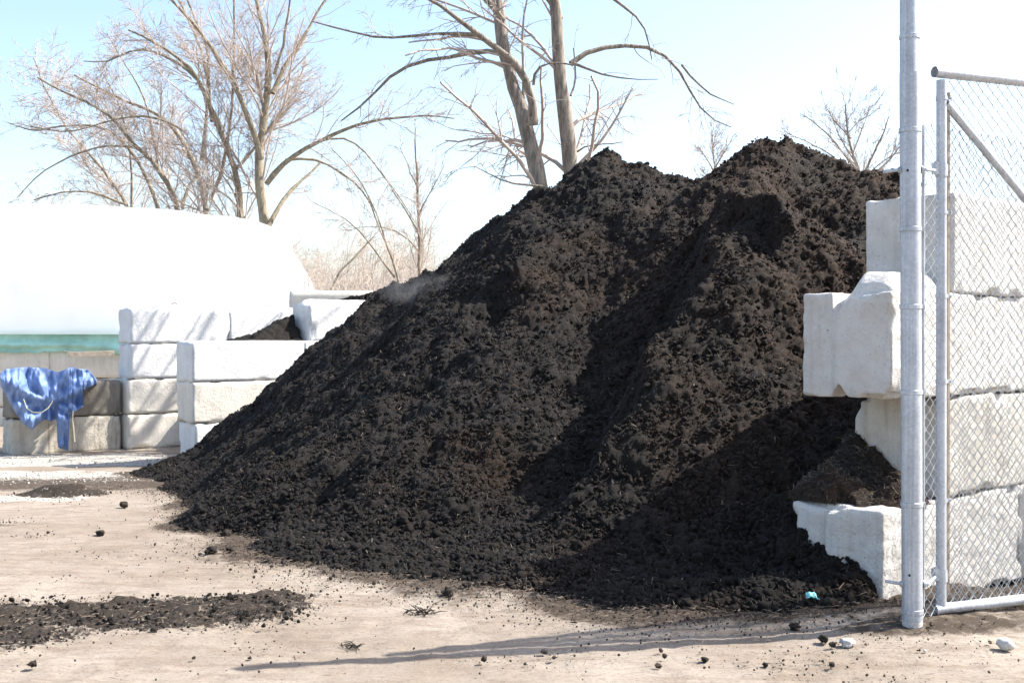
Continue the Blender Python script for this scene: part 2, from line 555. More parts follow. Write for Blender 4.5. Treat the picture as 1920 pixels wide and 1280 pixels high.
# ------------------------------------------------------------------ ground
def blob(x, y, cx, cy, rx, ry, rot=0, edge=.35, seed=3, wob=.35):
    ca, sa = math.cos(rot), math.sin(rot)
    u = ((x - cx) * ca + (y - cy) * sa) / rx
    v = (-(x - cx) * sa + (y - cy) * ca) / ry
    r = np.hypot(u, v) + wob * fbm2(x * 1.7, y * 1.7, seed, 4)
    return 1 - sstep(1 - edge, 1 + edge, r)
def gpt(px, py):
    d = 8.0
    for _ in range(30):
        d = .5 * d + .5 * (CAMZ - float(gz(0, d))) * F / (py - HY)
    return (px - CX) / F * d, d
def spill_mask(x, y):
    """the dark mulch spilled over the track, lower left"""
    a = gpt(250, 1150); b = gpt(455, 1130); c = gpt(20, 1180); 
    m = blob(x, y, a[0], a[1], 1.10, .42, .06, .35, 61, .5)
    m = np.maximum(m, blob(x, y, b[0], b[1] - .02, .44, .26, .25, .32, 62, .4))
    m = np.maximum(m, blob(x, y, c[0] - .25, c[1] - .1, .75, .42, 0, .3, 63, .45))
    d = gpt(10, 985)
    m = np.maximum(m, .8 * blob(x, y, d[0] - .5, d[1], .6, .22, 0, .3, 64, .4))
    e = gpt(105, 928)
    m = np.maximum(m, blob(x, y, e[0], e[1], .55, .42, 0, .3, 65, .35))
    return m
def stain_mask(x, y):
    h = pile_base(x, y) - gz(x, y)
    m = sstep(-.16, .02, h + .12 * fbm2(x * 2, y * 2, 71, 4))
    a = gpt(230, 905)
    m = np.maximum(m, .75 * blob(x, y, a[0] - .6, a[1] - .2, 3.0, 1.1, .1, .4, 72, .5))
    b = gpt(1600, 1205)
    m = np.maximum(m, .75 * blob(x, y, b[0] + .55, b[1] + .24, .55, .2, .1, .3, 73, .35))
    c = gpt(1850, 1175)
    m = np.maximum(m, .6 * blob(x, y, c[0] + .1, c[1] + .05, .75, .27, .1, .35, 74, .4))
    return m
gx = axis([(-700, -120, 60), (-120, -30, 10), (-30, -10, 1), (-10, -5, .12), (-5, 4, .03), (4, 9, .12), (9, 30, 1), (30, 120, 10), (120, 700, 60)])
gy = axis([(-60, -4, 4), (-4, 3, .5), (3, 4.6, .1), (4.6, 9.5, .026), (9.5, 14, .05), (14, 22, .09), (22, 40, .7), (40, 120, 6), (120, 1500, 90)])
X, Y = np.meshgrid(gx, gy)
near = sstep(0, 4, Y) * (1 - sstep(16, 26, Y)) * (1 - sstep(8, 12, np.abs(X)))
Zg = gz(X, Y) + near * (.010 * fbm2(X * .6, Y * .9, 80, 3) + .004 * fbm2(X * 1.5, Y * 7, 81, 3) + .006 * fbm2(X * 4, Y * 6, 86, 4) + .009 * fbm2(X * 10, Y * 10, 82, 3))
sp, stn = spill_mask(X, Y) * near, stain_mask(X, Y) * near
Zg += sp * (.010 + .03 * np.maximum(0, fbm2(X * 9, Y * 14, 83, 4)) * 2 * sp) + stn * .010 * (1 + noise2(X * 16, Y * 16, 84))
ed = gpt(105, 928)
Zg += .10 * blob(X, Y, ed[0] + .1, ed[1], .3, .2, 0, .5, 85, .3)
GV = np.stack([X, Y, Zg], -1).reshape(-1, 3)
gme = raw_mesh('ground', GV, grid_faces(len(gx), len(gy)), 4)
grav = np.maximum(blob(X, Y, *(gpt(120, 895)), 3.2, 1.0, .12, .3, 91, .5), blob(X, Y, *gpt(80, 862), 4, 1.2, 0, .4, 92, .3))
grav = np.maximum(grav, .9 * blob(X, Y, *gpt(20, 935), .8, .3, 0, .3, 93, .4)) * (1 - .85 * np.clip(stn, 0, 1) * (Y < 14.5))
for nm, arr in (('spill', sp * .80), ('stain', stn), ('gravel', grav)):
    at_ = gme.attributes.new(nm, 'FLOAT', 'POINT')
    at_.data.foreach_set('value', arr.ravel().astype(np.float32))
def mat_ground():
    m, N, L, P = nmat('sandy_ground')
    co = N.new('ShaderNodeTexCoord').outputs['Object']
    a = n_noise(N, L, .55, 6, .6, co)
    mp = N.new('ShaderNodeMapping'); mp.inputs['Scale'].default_value = (1.2, 6, 1); mp.inputs['Rotation'].default_value = (0, 0, .12)
    L.new(co, mp.inputs[0])
    s = n_noise(N, L, 1.6, 8, .72, mp.outputs[0])
    c = n_ramp(N, L, a.outputs[0], [(.35, (.222, .182, .140)), (.65, (.335, .292, .242))]).outputs[0]
    sr = n_ramp(N, L, s.outputs[0], [(.47, g(0)), (.66, g(.7))])
    c = n_mix(N, L, sr.outputs[0], c, (.175, .132, .098))
    md = n_noise(N, L, 3.4, 8, .75, co, .5)
    mr_ = n_ramp(N, L, md.outputs[0], [(.5, g(0)), (.68, g(.65))])
    c = n_mix(N, L, mr_.outputs[0], c, (.165, .125, .09))
    fn = n_noise(N, L, 45, 6, .8, co)
    fr = n_ramp(N, L, fn.outputs[0], [(.52, g(0)), (.64, g(.8))])
    c = n_mix(N, L, fr.outputs[0], c, (.15, .11, .085))
    mf = N.new('ShaderNodeMapping'); mf.inputs['Scale'].default_value = (26, 95, 1); mf.inputs['Rotation'].default_value = (0, 0, -.25)
    L.new(co, mf.inputs[0])
    fb = n_noise(N, L, 1, 6, .75, mf.outputs[0], .8)
    pz_ = n_noise(N, L, 1.7, 5, .65, co)
    fbr = n_ramp(N, L, fb.outputs[0], [(.57, g(0)), (.64, g(.9))])
    pzr = n_ramp(N, L, pz_.outputs[0], [(.38, g(.1)), (.62, g(1))])
    c = n_mix(N, L, n_mix(N, L, 1.0, fbr.outputs[0], pzr.outputs[0], 'MULTIPLY'), c, (.10, .075, .055))
    f2 = n_noise(N, L, 120, 3, .6, co)
    fr2 = n_ramp(N, L, f2.outputs[0], [(.62, g(0)), (.70, g(.6))])
    c = n_mix(N, L, fr2.outputs[0], c, (.46, .41, .36))
    def attr(nm):
        t = N.new('ShaderNodeAttribute'); t.attribute_name = nm; return t.outputs['Fac']
    # gravel
    v = N.new('ShaderNodeTexVoronoi'); v.inputs['Scale'].default_value = 32; L.new(co, v.inputs['Vector'])
    vr = n_ramp(N, L, v.outputs['Color'], [(0, (.22, .195, .165)), (1, (.50, .465, .41))])
    def thr(nm, sc1, lo, hi, amt=.5):
        nn = n_noise(N, L, sc1, 7, .75, co)
        ma = N.new('ShaderNodeMath'); ma.operation = 'MULTIPLY_ADD'
        L.new(nn.outputs[0], ma.inputs[0]); ma.inputs[1].default_value = amt * 2; 
        su = N.new('ShaderNodeMath'); su.operation = 'ADD'
        L.new(attr(nm), su.inputs[0]); su.inputs[1].default_value = -amt
        L.new(su.outputs[0], ma.inputs[2])
        return n_ramp(N, L, ma.outputs[0], [(lo, g(0)), (hi, g(1))]).outputs[0]
    c = n_mix(N, L, thr('gravel', 6, .40, .62, .5), c, vr.outputs[0])
    c = n_mix(N, L, thr('stain', 14, .32, .75, .8), c, (.062, .047, .035))
    dk = n_ramp(N, L, fn.outputs[0], [(.4, (.018, .014, .011)), (.66, (.062, .05, .04))])
    c = n_mix(N, L, thr('spill', 20, .50, .62, .95), c, dk.outputs[0])
    L.new(c, P.inputs['Base Color'])
    P.inputs['Roughness'].default_value = .95
    P.inputs['Specular IOR Level'].default_value = .15
    n_bump(N, L, [(fn.outputs[0], .5, .012), (s.outputs[0], .3, .02)], P)
    return m
link('ground', gme, mat_ground(), kind='structure')

# loose crumbs and splinters on the ground
def crumbs():
    n = 160000
    x = rng.uniform(-5.5, 3.6, n); y = rng.uniform(4.9, 15, n)
    hb = pile_base(x, y) - gz(x, y)
    toe = sstep(-.28, .02, hb) * (hb < .12)
    d = .7 * toe ** 2 + .55 * spill_mask(x, y) + .08 * stain_mask(x, y) + .5 * np.maximum(0, fbm2(x * 1.6, y * 2.4, 99, 4) - .05) ** 1.5 + .008
    s = (x - WC[0]) * WL[0] + (y - WC[1]) * WL[1]; sd = (x - WC[0]) * WW[0] + (y - WC[1]) * WW[1]
    inwall = (s > -.1) & (sd > 0)
    k = (rng.uniform(0, 1, n) < d * (8 / y) ** 1.0) & ~inwall
    return x[k], y[k]
x, y = crumbs()
S = .0022 + .0065 * rng.uniform(0, 1, len(x)) ** 3
big = rng.uniform(0, 1, len(x)) < .008
S[big] = rng.uniform(.010, .020, big.sum())
z = gz(x, y) + .016 + S * .3
link('mulch_crumbs', clump_mesh('mulch_crumbs', np.stack([x, y, z], -1), S), mat_compost('crumb', (.03, .023, .018), (.10, .08, .062)), kind='stuff',
     label='crumbs of dark mulch scattered over the sandy track around the pile', cat='mulch')
x = rng.uniform(-5, 0, 60000); y = rng.uniform(5.2, 14.5, 60000)
k = rng.uniform(0, 1, len(x)) < spill_mask(x, y) * .5 * (8 / y) * (.55 + .45 * noise2(x * 6, y * 9, 77))
x, y = x[k], y[k]; S = rng.uniform(.003, .009, len(x)) + rng.uniform(0, 1, len(x)) ** 9 * .014
link('spilled_mulch', clump_mesh('spilled_mulch', np.stack([x, y, gz(x, y) + .024 + S * .2], -1), S), M_COMP, kind='stuff',
     label='dark mulch spilled in a long patch across the lower left of the track', cat='mulch')
x, y = crumbs(); x, y = x[:5000], y[:5000]
link('wood_splinters', sliver_mesh('wood_splinters', np.stack([x, y, gz(x, y) + .026], -1), rng.uniform(.006, .028, len(x)), rng.uniform(.001, .004, len(x)), .15), M_CHIP, kind='stuff',
     label='pale and brown wood splinters strewn over the spilled mulch', cat='wood chips')
# white stones of the gravel strip
n = 16000
x = rng.uniform(-8.8, -3.6, n); y = rng.uniform(11.8, 19.5, n)
gm = np.maximum(blob(x, y, *(gpt(120, 895)), 3.2, 1.0, .12, .3, 91, .5), blob(x, y, *gpt(80, 862), 4, 1.2, 0, .4, 92, .3))
gm = np.maximum(gm, blob(x, y, *gpt(20, 935), .8, .3, 0, .3, 93, .4))
k = rng.uniform(0, 1, n) < gm * .45 * (.5 + .5 * noise2(x * 2, y * 4, 8))
x, y = x[k], y[k]
S = rng.uniform(.006, .014, len(x)) + rng.uniform(0, 1, len(x)) ** 5 * .016
link('gravel_strip', clump_mesh('gravel_strip', np.stack([x, y, gz(x, y) + S * .3], -1), S, (.6, 1), .15),
     mat_plain('gravel_stone', (.38, .35, .31), .9, var=.4, vscale=22), kind='stuff',
     label='pale crushed gravel strewn in front of the left block walls', cat='gravel')

# ------------------------------------------------------------------ individual clods and stones
def lump(name, px, py, rpx, mat, label, cat, group=None, seed=0, squash=.8, amp=.3, d=None, lift=0):
    x, d0 = gpt(px, py)
    d0 = d or d0
    x = (px - CX) / F * d0
    r = rpx / F * d0
    V = IV2 * (1 + amp * noise3(IV2[:, 0] * 1.6 + seed, IV2[:, 1] * 1.6, IV2[:, 2] * 1.6, seed)[:, None]
               + amp * .55 * noise3(IV2[:, 0] * 4.1 + seed, IV2[:, 1] * 4.1, IV2[:, 2] * 4.1, seed + 3)[:, None]
               + amp * .3 * noise3(IV2[:, 0] * 9 + seed, IV2[:, 1] * 9, IV2[:, 2] * 9, seed + 5)[:, None])
    V = V * r * np.array([1, 1, squash])
    o = link(name, raw_mesh(name, V, IF2, 3), mat, label=label, cat=cat, group=group)
    o.location = (x, d0, float(gz(x, d0)) + r * squash * .82 + .008 + lift)
    o.rotation_euler = (0, 0, seed * 1.3)
    return o
M_CLOD = mat_compost('clod', (.025, .019, .014), (.095, .072, .052))
CL = [(187, 1005, 8, 'lone small brown clod left of the pile, in the middle of the bare track'),
      (232, 952, 8, 'round brown clod on the track just below the dark smear by the pile'),
      (396, 1040, 11, 'largest round clod at the left foot of the pile, on bare sand'),
      (430, 1037, 8, 'flattish clod right beside the largest round clod'),
      (346, 980, 8, 'brown clod at the left edge of the pile toe, above the largest clod'),
      (388, 1001, 6, 'small clod between the left pile toe and the largest round clod'),
      (424, 1007, 9, 'clod touching the pile toe, just above the flattish clod'),
      (839, 1120, 13, 'dark clod lying alone in front of the pile toe, in the middle of the photo'),
      (875, 1104, 9, 'clod at the pile toe, right of and behind the lone dark clod'),
      (501, 1054, 6, 'small clod on the sand right of the largest round clod'),
      (570, 1056, 7, 'clod at the edge of the toe, right of the small clod on the sand'),
      (625, 1053, 10, 'larger clod half in the pile toe, left of the middle'),
      (658, 1056, 8, 'pale brown clod in the pile toe, right of the larger half buried clod'),
      (634, 1068, 8, 'clod in front of the two clods in the pile toe, left of the middle'),
      (288, 1187, 7, 'dark clod sitting on the lower edge of the spilled mulch'),
      (60, 1252, 8, 'small dark clod near the lower left corner of the photo'),
      (468, 1238, 3.5, 'tiny clod on the sand left of the tip of the long shadow'),
      (363, 1238, 3.5, 'tiny clod on the sand below the spilled mulch'),
      (1322, 1243, 7, 'dark clod on the pale ground just below the long post shadow'),
      (1436, 1252, 6, 'dark clod by the lower edge, right of the one below the long shadow'),
      (1020, 1228, 6, 'clod lying in the long thin shadow of the post'),
      (1545, 1207, 9, 'brown clod on the pale concrete, left of the white lump'),
      (1562, 1216, 7, 'small clod touching the brown clod left of the white lump'),
      (1490, 1183, 9, 'clod in the shade at the right pile toe, left of the teal litter'),
      (1560, 1148, 16, 'big dark clod beside the teal litter in the shade of the block wall'),
      ]
for i, (px, py, r, lab) in enumerate(CL):
    lump('dirt_clod', px, py, r * .95, M_CLOD, lab, 'dirt clod', 'clods fallen from the compost pile', seed=11 + i * 3, squash=.72, amp=.5)
M_STONE = mat_concrete('pale_stone', (.5, .48, .45), (.68, .66, .62), .5, (.2, .17, .14), .6, 6)
lump('stone', 1885, 1222, 15, M_STONE, 'round pale stone lying alone on the ground below the gate', 'stone', 'pale stones on the ground', seed=5, squash=.82, amp=.2)
lump('stone', 1590, 1214, 12, M_STONE, 'white lump of concrete among brown clods, left of the post foot', 'stone', 'pale stones on the ground', seed=9, squash=.6, amp=.4)
lump('stone', 1735, 1226, 4, M_STONE, 'tiny pale pebble on the ground right of the post foot', 'stone', 'pale stones on the ground', seed=12, squash=.7, amp=.3)
lump('stone', 320, 884, 4, M_STONE, 'small white pebble at the far left toe of the pile', 'stone', 'pale stones on the ground', seed=15, squash=.8, amp=.2)

# grass / straw wisps on the track
def tuft(px, py, n, ln, label, seed):
    x, d = gpt(px, py)
    r_ = np.random.default_rng(seed)
    m = MB()
    for i in range(n):
        a = r_.uniform(0, 6.28); l = ln * r_.uniform(.4, 1); e = r_.uniform(.05, .8)
        b = r_.normal(0, ln * .35, 2)
        z0 = float(gz(x, d)) + .005
        m.tube([(x + b[0], d + b[1], z0), (x + b[0] + .5 * l * math.cos(a), d + b[1] + .5 * l * math.sin(a), z0 + .5 * l * e),
                (x + b[0] + l * math.cos(a), d + b[1] + l * math.sin(a), z0 + l * e * .6)], [.003, .0025, .001], 4)
    m.build('root_tuft', M_CLOD, None, label=label, cat='root tuft', group='tufts of dry roots on the track')
tuft(660, 1215, 26, .06, 'small tuft of dry roots on the sand below the middle of the pile', 3)
tuft(790, 1150, 34, .09, 'wider tuft of dry roots on the sand left of the lone dark clod', 4)

# teal litter
def litter():
    xy = gpt(1519, 1140); d = xy[1]
    u = np.linspace(-1, 1, 14); U, V_ = np.meshgrid(u, u)
    w = .042
    Z = .03 + .02 * (1 - U * U) + .012 * noise2(U * 2.4, V_ * 2.4, 5) + .006 * noise2(U * 7, V_ * 7, 6)
    P = np.stack([xy[0] + U * w * (1 + .25 * noise2(V_ * 2, U * 0, 3)), d + V_ * w * .7, float(gz(0, d)) + .02 + Z + (U + V_ * .5) * .01], -1)
    o = link('litter', raw_mesh('litter', P.reshape(-1, 3), grid_faces(14, 14), 4), mat_plain('teal_plastic', (.18, .50, .50), .4, var=.5, vscale=40),
             label='crumpled teal and white plastic scrap at the shaded pile toe', cat='litter')
    s = o.modifiers.new('s', 'SOLIDIFY'); s.thickness = .004
litter()

# ------------------------------------------------------------------ concrete blocks
def block_mesh(name, L_, Wd, H_, cell, r, amp, seed, ridge=True, shape=None, chip=.02):
    """origin = the near lower corner; x = run, y = depth, z = up"""
    def face(nu, nv, o, a, b):
        u, v = np.linspace(0, 1, nu + 1), np.linspace(0, 1, nv + 1)
        U, Vv = np.meshgrid(u, v)
        P = np.array(o)[None, None] + U[..., None] * np.array(a) + Vv[..., None] * np.array(b)
        return P.reshape(-1, 3), grid_faces(nu + 1, nv + 1)
    nl, nw, nh = [max(3, int(q / cell)) for q in (L_, Wd, H_)]
    X_, Y_, Z_ = (L_, 0, 0), (0, Wd, 0), (0, 0, H_)
    parts = [face(nl, nh, (0, 0, 0), X_, Z_), face(nh, nl, (0, Wd, 0), Z_, X_),
             face(nh, nw, (0, 0, 0), Z_, Y_), face(nw, nh, (L_, 0, 0), Y_, Z_),
             face(nw, nl, (0, 0, 0), Y_, X_), face(nl, nw, (0, 0, H_), X_, Y_)]
    V, Fq, n = [], [], 0
    for v, f in parts:
        V.append(v); Fq.append(f + n); n += len(v)
    V, Fq = np.concatenate(V), np.concatenate(Fq)
    key = np.round(V / 1e-4).astype(np.int64)
    _, first, inv = np.unique(key, axis=0, return_index=True, return_inverse=True)
    V = V[first]; Fq = inv.ravel()[Fq]
    # rounded arrises of varying radius
    D = np.array([L_, Wd, H_])
    rr = r * (1 + .9 * noise3(V[:, 0] * 3 + seed, V[:, 1] * 3, V[:, 2] * 3, seed))[:, None]
    rr = np.maximum(rr, .004)
    inner = np.clip(V, rr, D - rr)
    dlt = V - inner
    ln = np.linalg.norm(dlt, axis=1)[:, None]
    V2 = np.where(ln > 1e-6, inner + dlt / np.maximum(ln, 1e-6) * np.minimum(ln, rr), V)
    nrm = (V - D / 2) / (D / 2); nrm = np.sign(nrm) * np.abs(nrm) ** 12
    nrm /= np.linalg.norm(nrm, axis=1)[:, None] + 1e-9
    q = V + seed * 3.7
    dsp = amp * (noise3(q[:, 0] * 2, q[:, 1] * 2, q[:, 2] * 2, 1) * 1.2 + noise3(q[:, 0] * 9, q[:, 1] * 9, q[:, 2] * 9, 2) * .6 + noise3(q[:, 0] * 26, q[:, 1] * 26, q[:, 2] * 26, 3) * .5)
    # chipped edges
    ne = ((nrm ** 2 > .12).sum(1) >= 2).astype(float)
    dsp -= chip * ne * np.maximum(0, noise3(q[:, 0] * 6, q[:, 1] * 6, q[:, 2] * 6, 4) - .15) * 2
    V3 = V2 + nrm * dsp[:, None]
    if ridge:  # long key on top that mates with the block above
        c = np.abs(V[:, 1] / Wd - .5)
        t = (1 - sstep(.10, .22, c)) * sstep(.0, .12, V[:, 0]) * sstep(.0, .12, L_ - V[:, 0])
        V3[:, 2] += np.where(V[:, 2] > H_ - 1e-4, t * .075, 0)
    if shape is not None:
        V3 = shape(V, V3)
    return raw_mesh(name, V3, Fq, 4)

bc = [0]
def block(corner, run, z, L_, H_, mat, label, group, cell=.04, Wd=.61, r=.012, amp=.004, ridge=True, shape=None, chip=.02, tilt=0.0, category='concrete block'):
    bc[0] += 1
    me = block_mesh('concrete_block', L_, Wd, H_, cell, r, amp, bc[0], ridge, shape, chip)
    o = link('concrete_block', me, mat, label=label, cat=category, group=group)
    o.location = (corner[0], corner[1], z)
    o.rotation_euler = (tilt, 0, math.atan2(run[1], run[0]))
    return o

def wall_pt(C, Ld, s, Wp=None, w=0):
    return (C[0] + Ld[0] * s + (Wp[0] * w if Wp is not None else 0), C[1] + Ld[1] * s + (Wp[1] * w if Wp is not None else 0))

# --- right wall beside the gate
GR = 'blocks of the wall behind the gate'
def shape_front(V, V3):
    """rounded key at the end of the projecting block: sloping cheek, key seat, notch below"""
    u = V[:, 1] / .61           # 0 at the near corner, 1 at the far left
    L1 = V[:, 0]
    topm = V[:, 2] > .6
    ul = 1 - u
    rise = sstep(.36, .56, ul)
    back = sstep(0, .20, L1)
    lowered = -.115 * (1 - sstep(.37, .58, ul)) * (ul > .36)
    prof_front = lowered
    prof_back = .125 * rise * (1 - sstep(.78, 1.0, ul)) * (1 - sstep(.60, .72, L1))
    dz = prof_front * (1 - back) + prof_back * back
    V3[:, 2] += np.where(topm, dz, 0)
    # sides follow the lowered cheek a little
    endm = (V[:, 0] < .02) & (~topm)
    V3[:, 0] -= np.where(endm, .03 * sstep(.33, .39, ul) * (1 - .3 * sstep(.6, 1, ul)), 0)
    V3[:, 0] -= np.where(topm & (V[:, 0] < .02), .03 * sstep(.33, .39, ul), 0)
    V3[:, 2] += np.where(endm & (ul > .36) & (V[:, 2] > .45), lowered * (V[:, 2] - .45) / .165, 0)
    # notch cut up into the bottom edge
    tri = np.clip(1 - np.abs(ul - .44) / .11, 0, 1)
    V3[:, 2] += np.where(V[:, 0] < .9, tri * .085 * np.clip(1 - V[:, 2] / .25, 0, 1), 0)
    # broken lower and left edges
    V3[:, 2] += np.where(V[:, 2] < .02, .015 * np.maximum(0, noise2(V[:, 1] * 9, V[:, 0] * 9, 5)), 0)
    return V3
def rb(s, z, L_, H_, mat, label, **kw):
    return block(wall_pt(WC, WL, s), WL, z, L_, H_, mat, label, GR, cell=kw.pop('cell', .03), **kw)
rb(0, 1.145, 1.83, .632, M_CONR, 'pale concrete block jutting out left of the post, notch in its lower edge', cell=.017, ridge=False, shape=shape_front, amp=.008, r=.014, chip=.05)
rb(1.84, 1.145, 1.83, .635, M_CONR, 'sunlit block behind the gate mesh, in line with the jutting block')
rb(3.68, 1.145, 1.83, .615, M_CONR, 'far block of the jutting block course, beyond the gate')
rb(.74, 1.785, 1.83, .625, M_CONR, 'end block of the top course, standing against the pile behind the post', cell=.022)
rb(2.58, 1.785, 1.83, .625, M_CONR, 'second block of the top course, seen through the gate mesh')
rb(4.42, 1.785, 1.4, .625, M_CONR, 'farthest block of the top course, past the gate')
rb(.60, .515, 1.83, .62, M_CONW2, 'stained rough block under the jutting block, with compost banked on it', cell=.022, amp=.012, chip=.06)
rb(2.44, .515, 1.83, .62, M_CONR, 'sunlit block behind the lower half of the gate mesh')
rb(4.28, .515, 1.4, .62, M_CONR, 'farthest block of the second lowest course past the gate')
def shape_low(V, V3):
    ul = 1 - V[:, 1] / .61
    endm = V[:, 0] < .02
    bulge = .06 * sstep(.37, .44, ul) - .035 * sstep(.60, .66, ul) + .03 * (sstep(.16, .20, ul) - sstep(.36, .40, ul))
    V3[:, 0] -= np.where(endm, bulge, 0)
    return V3
rb(-.10, -.13, 1.83, .635, M_CONR, 'lowest block left of the post, its foot buried by compost, bushy mound on top', cell=.018, shape=shape_low, amp=.010, r=.014, chip=.05, ridge=False)
rb(1.74, -.13, 1.83, .635, M_CONR, 'ground course block behind the bottom rail of the gate')
rb(3.58, -.13, 1.83, .635, M_CONR, 'farthest block of the ground course, past the gate')

# compost lying on the lowest block
def mound_mesh(name, hfun, smax_, wmax, z0, C, L_, Wv, cell=.012, s0=0, w0=0):
    sa, wa = np.arange(s0, smax_ + 1e-6, cell), np.arange(w0, wmax + 1e-6, cell)
    S_, Wg = np.meshgrid(sa, wa)
    hh = hfun(S_, Wg)
    x_ = C[0] + L_[0] * S_ + Wv[0] * Wg; y_ = C[1] + L_[1] * S_ + Wv[1] * Wg
    z_ = z0 + hh
    a = np.clip(hh * 12, 0, 1)
    z_ = z_ + a * (.018 * fbm2(x_ * 12, y_ * 12, 3, 3) + .5 * fine(x_, y_, z_))
    x_ = x_ + a * .012 * noise2(S_ * 40, Wg * 40, 8); y_ = y_ + a * .012 * noise2(S_ * 40, Wg * 40, 9)
    V = np.stack([x_, y_, z_], -1).reshape(-1, 3)
    Fq = grid_faces(len(sa), len(wa))
    ok = (hh > -.02).ravel()
    Fq = Fq[ok[Fq].all(1)]
    V, Fq, _ = compact(V, Fq)
    return V, Fq
def hm(s, w):
    edge = np.minimum(np.minimum(s + .1, w), .64 - w + .25)
    a = .42 - .85 * np.hypot(s - .62, (w - .62) * .9)
    b = .25 - .75 * np.hypot(s - .12, w - .50)
    c = .20 - .95 * np.hypot((s - .28), (w - .12))
    h = smax(smax(a, b, .05), c, .03)
    lim = np.minimum(np.minimum((w - .012) * 2.2, (s + .085) * 2.6), (.70 - s) * 4) + .015
    # white key of the block shows between the two heaps
    bare = 1 - sstep(.02, .09, np.hypot((s + .05) * .8, (w - .31)))
    return np.minimum(h, lim) - .15 * bare
mv, mf = mound_mesh('compost_mound', hm, .62, .66, .51, WC, WL, WW, .012, -.1, 0)
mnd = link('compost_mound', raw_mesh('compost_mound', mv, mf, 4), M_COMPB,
           label='brown compost heaped on top of the lowest block, left of the post', cat='compost mound')
k = rng.choice(len(mv), 900)
link('wood_sliver', sliver_mesh('wood_sliver', mv[k] + [0, 0, .006], rng.uniform(.008, .03, 900), rng.uniform(.001, .003, 900), .5), M_CHIP, mnd, kind='stuff')

# --- left walls
LL = np.array([.79, .613]); LW = np.array([-.613, .79])
A0 = (-4.71, 17.3)
GA = 'blocks of the three course wall at the left pile toe'
za = -.37
for c in range(3):
    s0 = (.04, 0, 0)[c]
    nm = ('lowest', 'middle', 'top')[c]
    labs = ['%s block of the three high stack end the pile runs into, left of the pile' % nm, '%s course block hidden mostly by compost, right in the pile wall' % nm]
    for j in range(2):
        block(wall_pt(A0, LL, s0 + j * 1.835), LL, za + c * .615, 1.83, .61, (M_CON, M_CONB, M_CON)[c], labs[j], GA, cell=.05, amp=.004, r=.010, chip=.03, ridge=(c < 2))
block(wall_pt(A0, LL, 1.93), LL, za - .03 + 3 * .615, 1.83, .61, M_CON, 'single raised block at the left flank of the pile, compost spilling over its top', GA, cell=.05, amp=.004, r=.010, chip=.03)
B0 = (-6.63, 20.4)
zb = -.43
GB = 'blocks of the four course wall before the white cover'
nmB = ('bottom', 'second', 'third', 'top')
for c in range(4):
    for j in range(2):
        s0 = (-.0 if c >= 2 else -.06) + j * 1.835
        block(wall_pt(B0, LL, s0), LL, zb + c * .615, 1.83, .61, (M_CONB, M_CONB, M_CON, M_CON)[c],
              '%s course %s block of the four high wall striped by branch shadows' % (nmB[c], ('left', 'right')[j]), GB, cell=.06, amp=.004, r=.010, chip=.03)
for o_ in [o for o in bpy.data.objects if o.get('group') == GB and str(o.get('label', '')).startswith('top course')] + \
          [o for o in bpy.data.objects if o.get('group') == GB and 'third' in str(o.get('label', '')) and 0]:
    bpy.context.view_layer.update()
    mt = o_.matrix_world
    m = MB()
    pts = [mt @ Vector((.91 + .055 * math.cos(t), .30, .66 + .075 * math.sin(t))) for t in np.linspace(-.3, math.pi + .3, 12)]
    m.tube(np.array([tuple(p) for p in pts]), .009, 8)
    m.build('lifting_loop', M_BAR, o_)
    ch = o_.children[0]
    ch.matrix_parent_inverse = mt.inverted()
C0 = (-8.25, 19.35)
GC = 'two blocks under the blue tarp'
block(C0, LL, -.44, 1.80, .61, M_CONW, 'grey lower block under the blue tarp', GC, cell=.05, amp=.012, r=.016, chip=.035)
block(C0, LL, .18, 1.80, .60, M_COND, 'dark stained upper block under the blue tarp', GC, cell=.05, amp=.012, r=.016, chip=.035, ridge=False)
# --- blocks under the white cover
GD = 'beige blocks below the green sheet'
LD = np.array([.985, .17]); D0 = (-15.76, 25.3)
for c in range(3):
    for j in range(5):
        s0 = j * 1.835 + (0, .0, 0)[c]
        p_ = wall_pt(D0, LD, s0)
        block(p_, LD, -.62 + c * .62, 1.83, .61, M_CONB,
              '%s beige block of the %s course under the green sheet' % (('first', 'second', 'third', 'fourth', 'fifth')[j], nmB[c]), GD, cell=.08, amp=.012, r=.016, chip=.035, ridge=False)
# timber lying on the beige wall
m = MB()
pA = at(140, 664, 25.9); pB = at(217, 662, 26.2)
dv = (pB - pA) / np.linalg.norm(pB - pA)
m.box((pA + pB) / 2 + np.array([0, -.25, 0]), (.95, .09, .11), dv, np.cross((0, 0, 1), dv))
m.build('timber', mat_plain('grey_timber', (.40, .33, .26), .9, var=.3, vscale=12, bump=(40, .4, .01)), None, bevel=.004,
        label='short weathered timber lying along the top of the beige blocks', cat='timber')
# --- far block row behind the left compost
GE = 'far block row behind the pile'
E0 = (-4.6, 24.2); LE = np.array([.985, .17])
for c in range(5):
    for j in range(3):
        block(wall_pt(E0, LE, j * 1.835), LE, -.5 + c * .60, 1.83, .595, M_CONB,
              '%s block %s course of the distant row behind the pile' % (('left', 'middle', 'right')[j], ('lowest', 'second', 'middle', 'fourth', 'topmost')[c]), GE, cell=.1, amp=.012, r=.02, ridge=False)

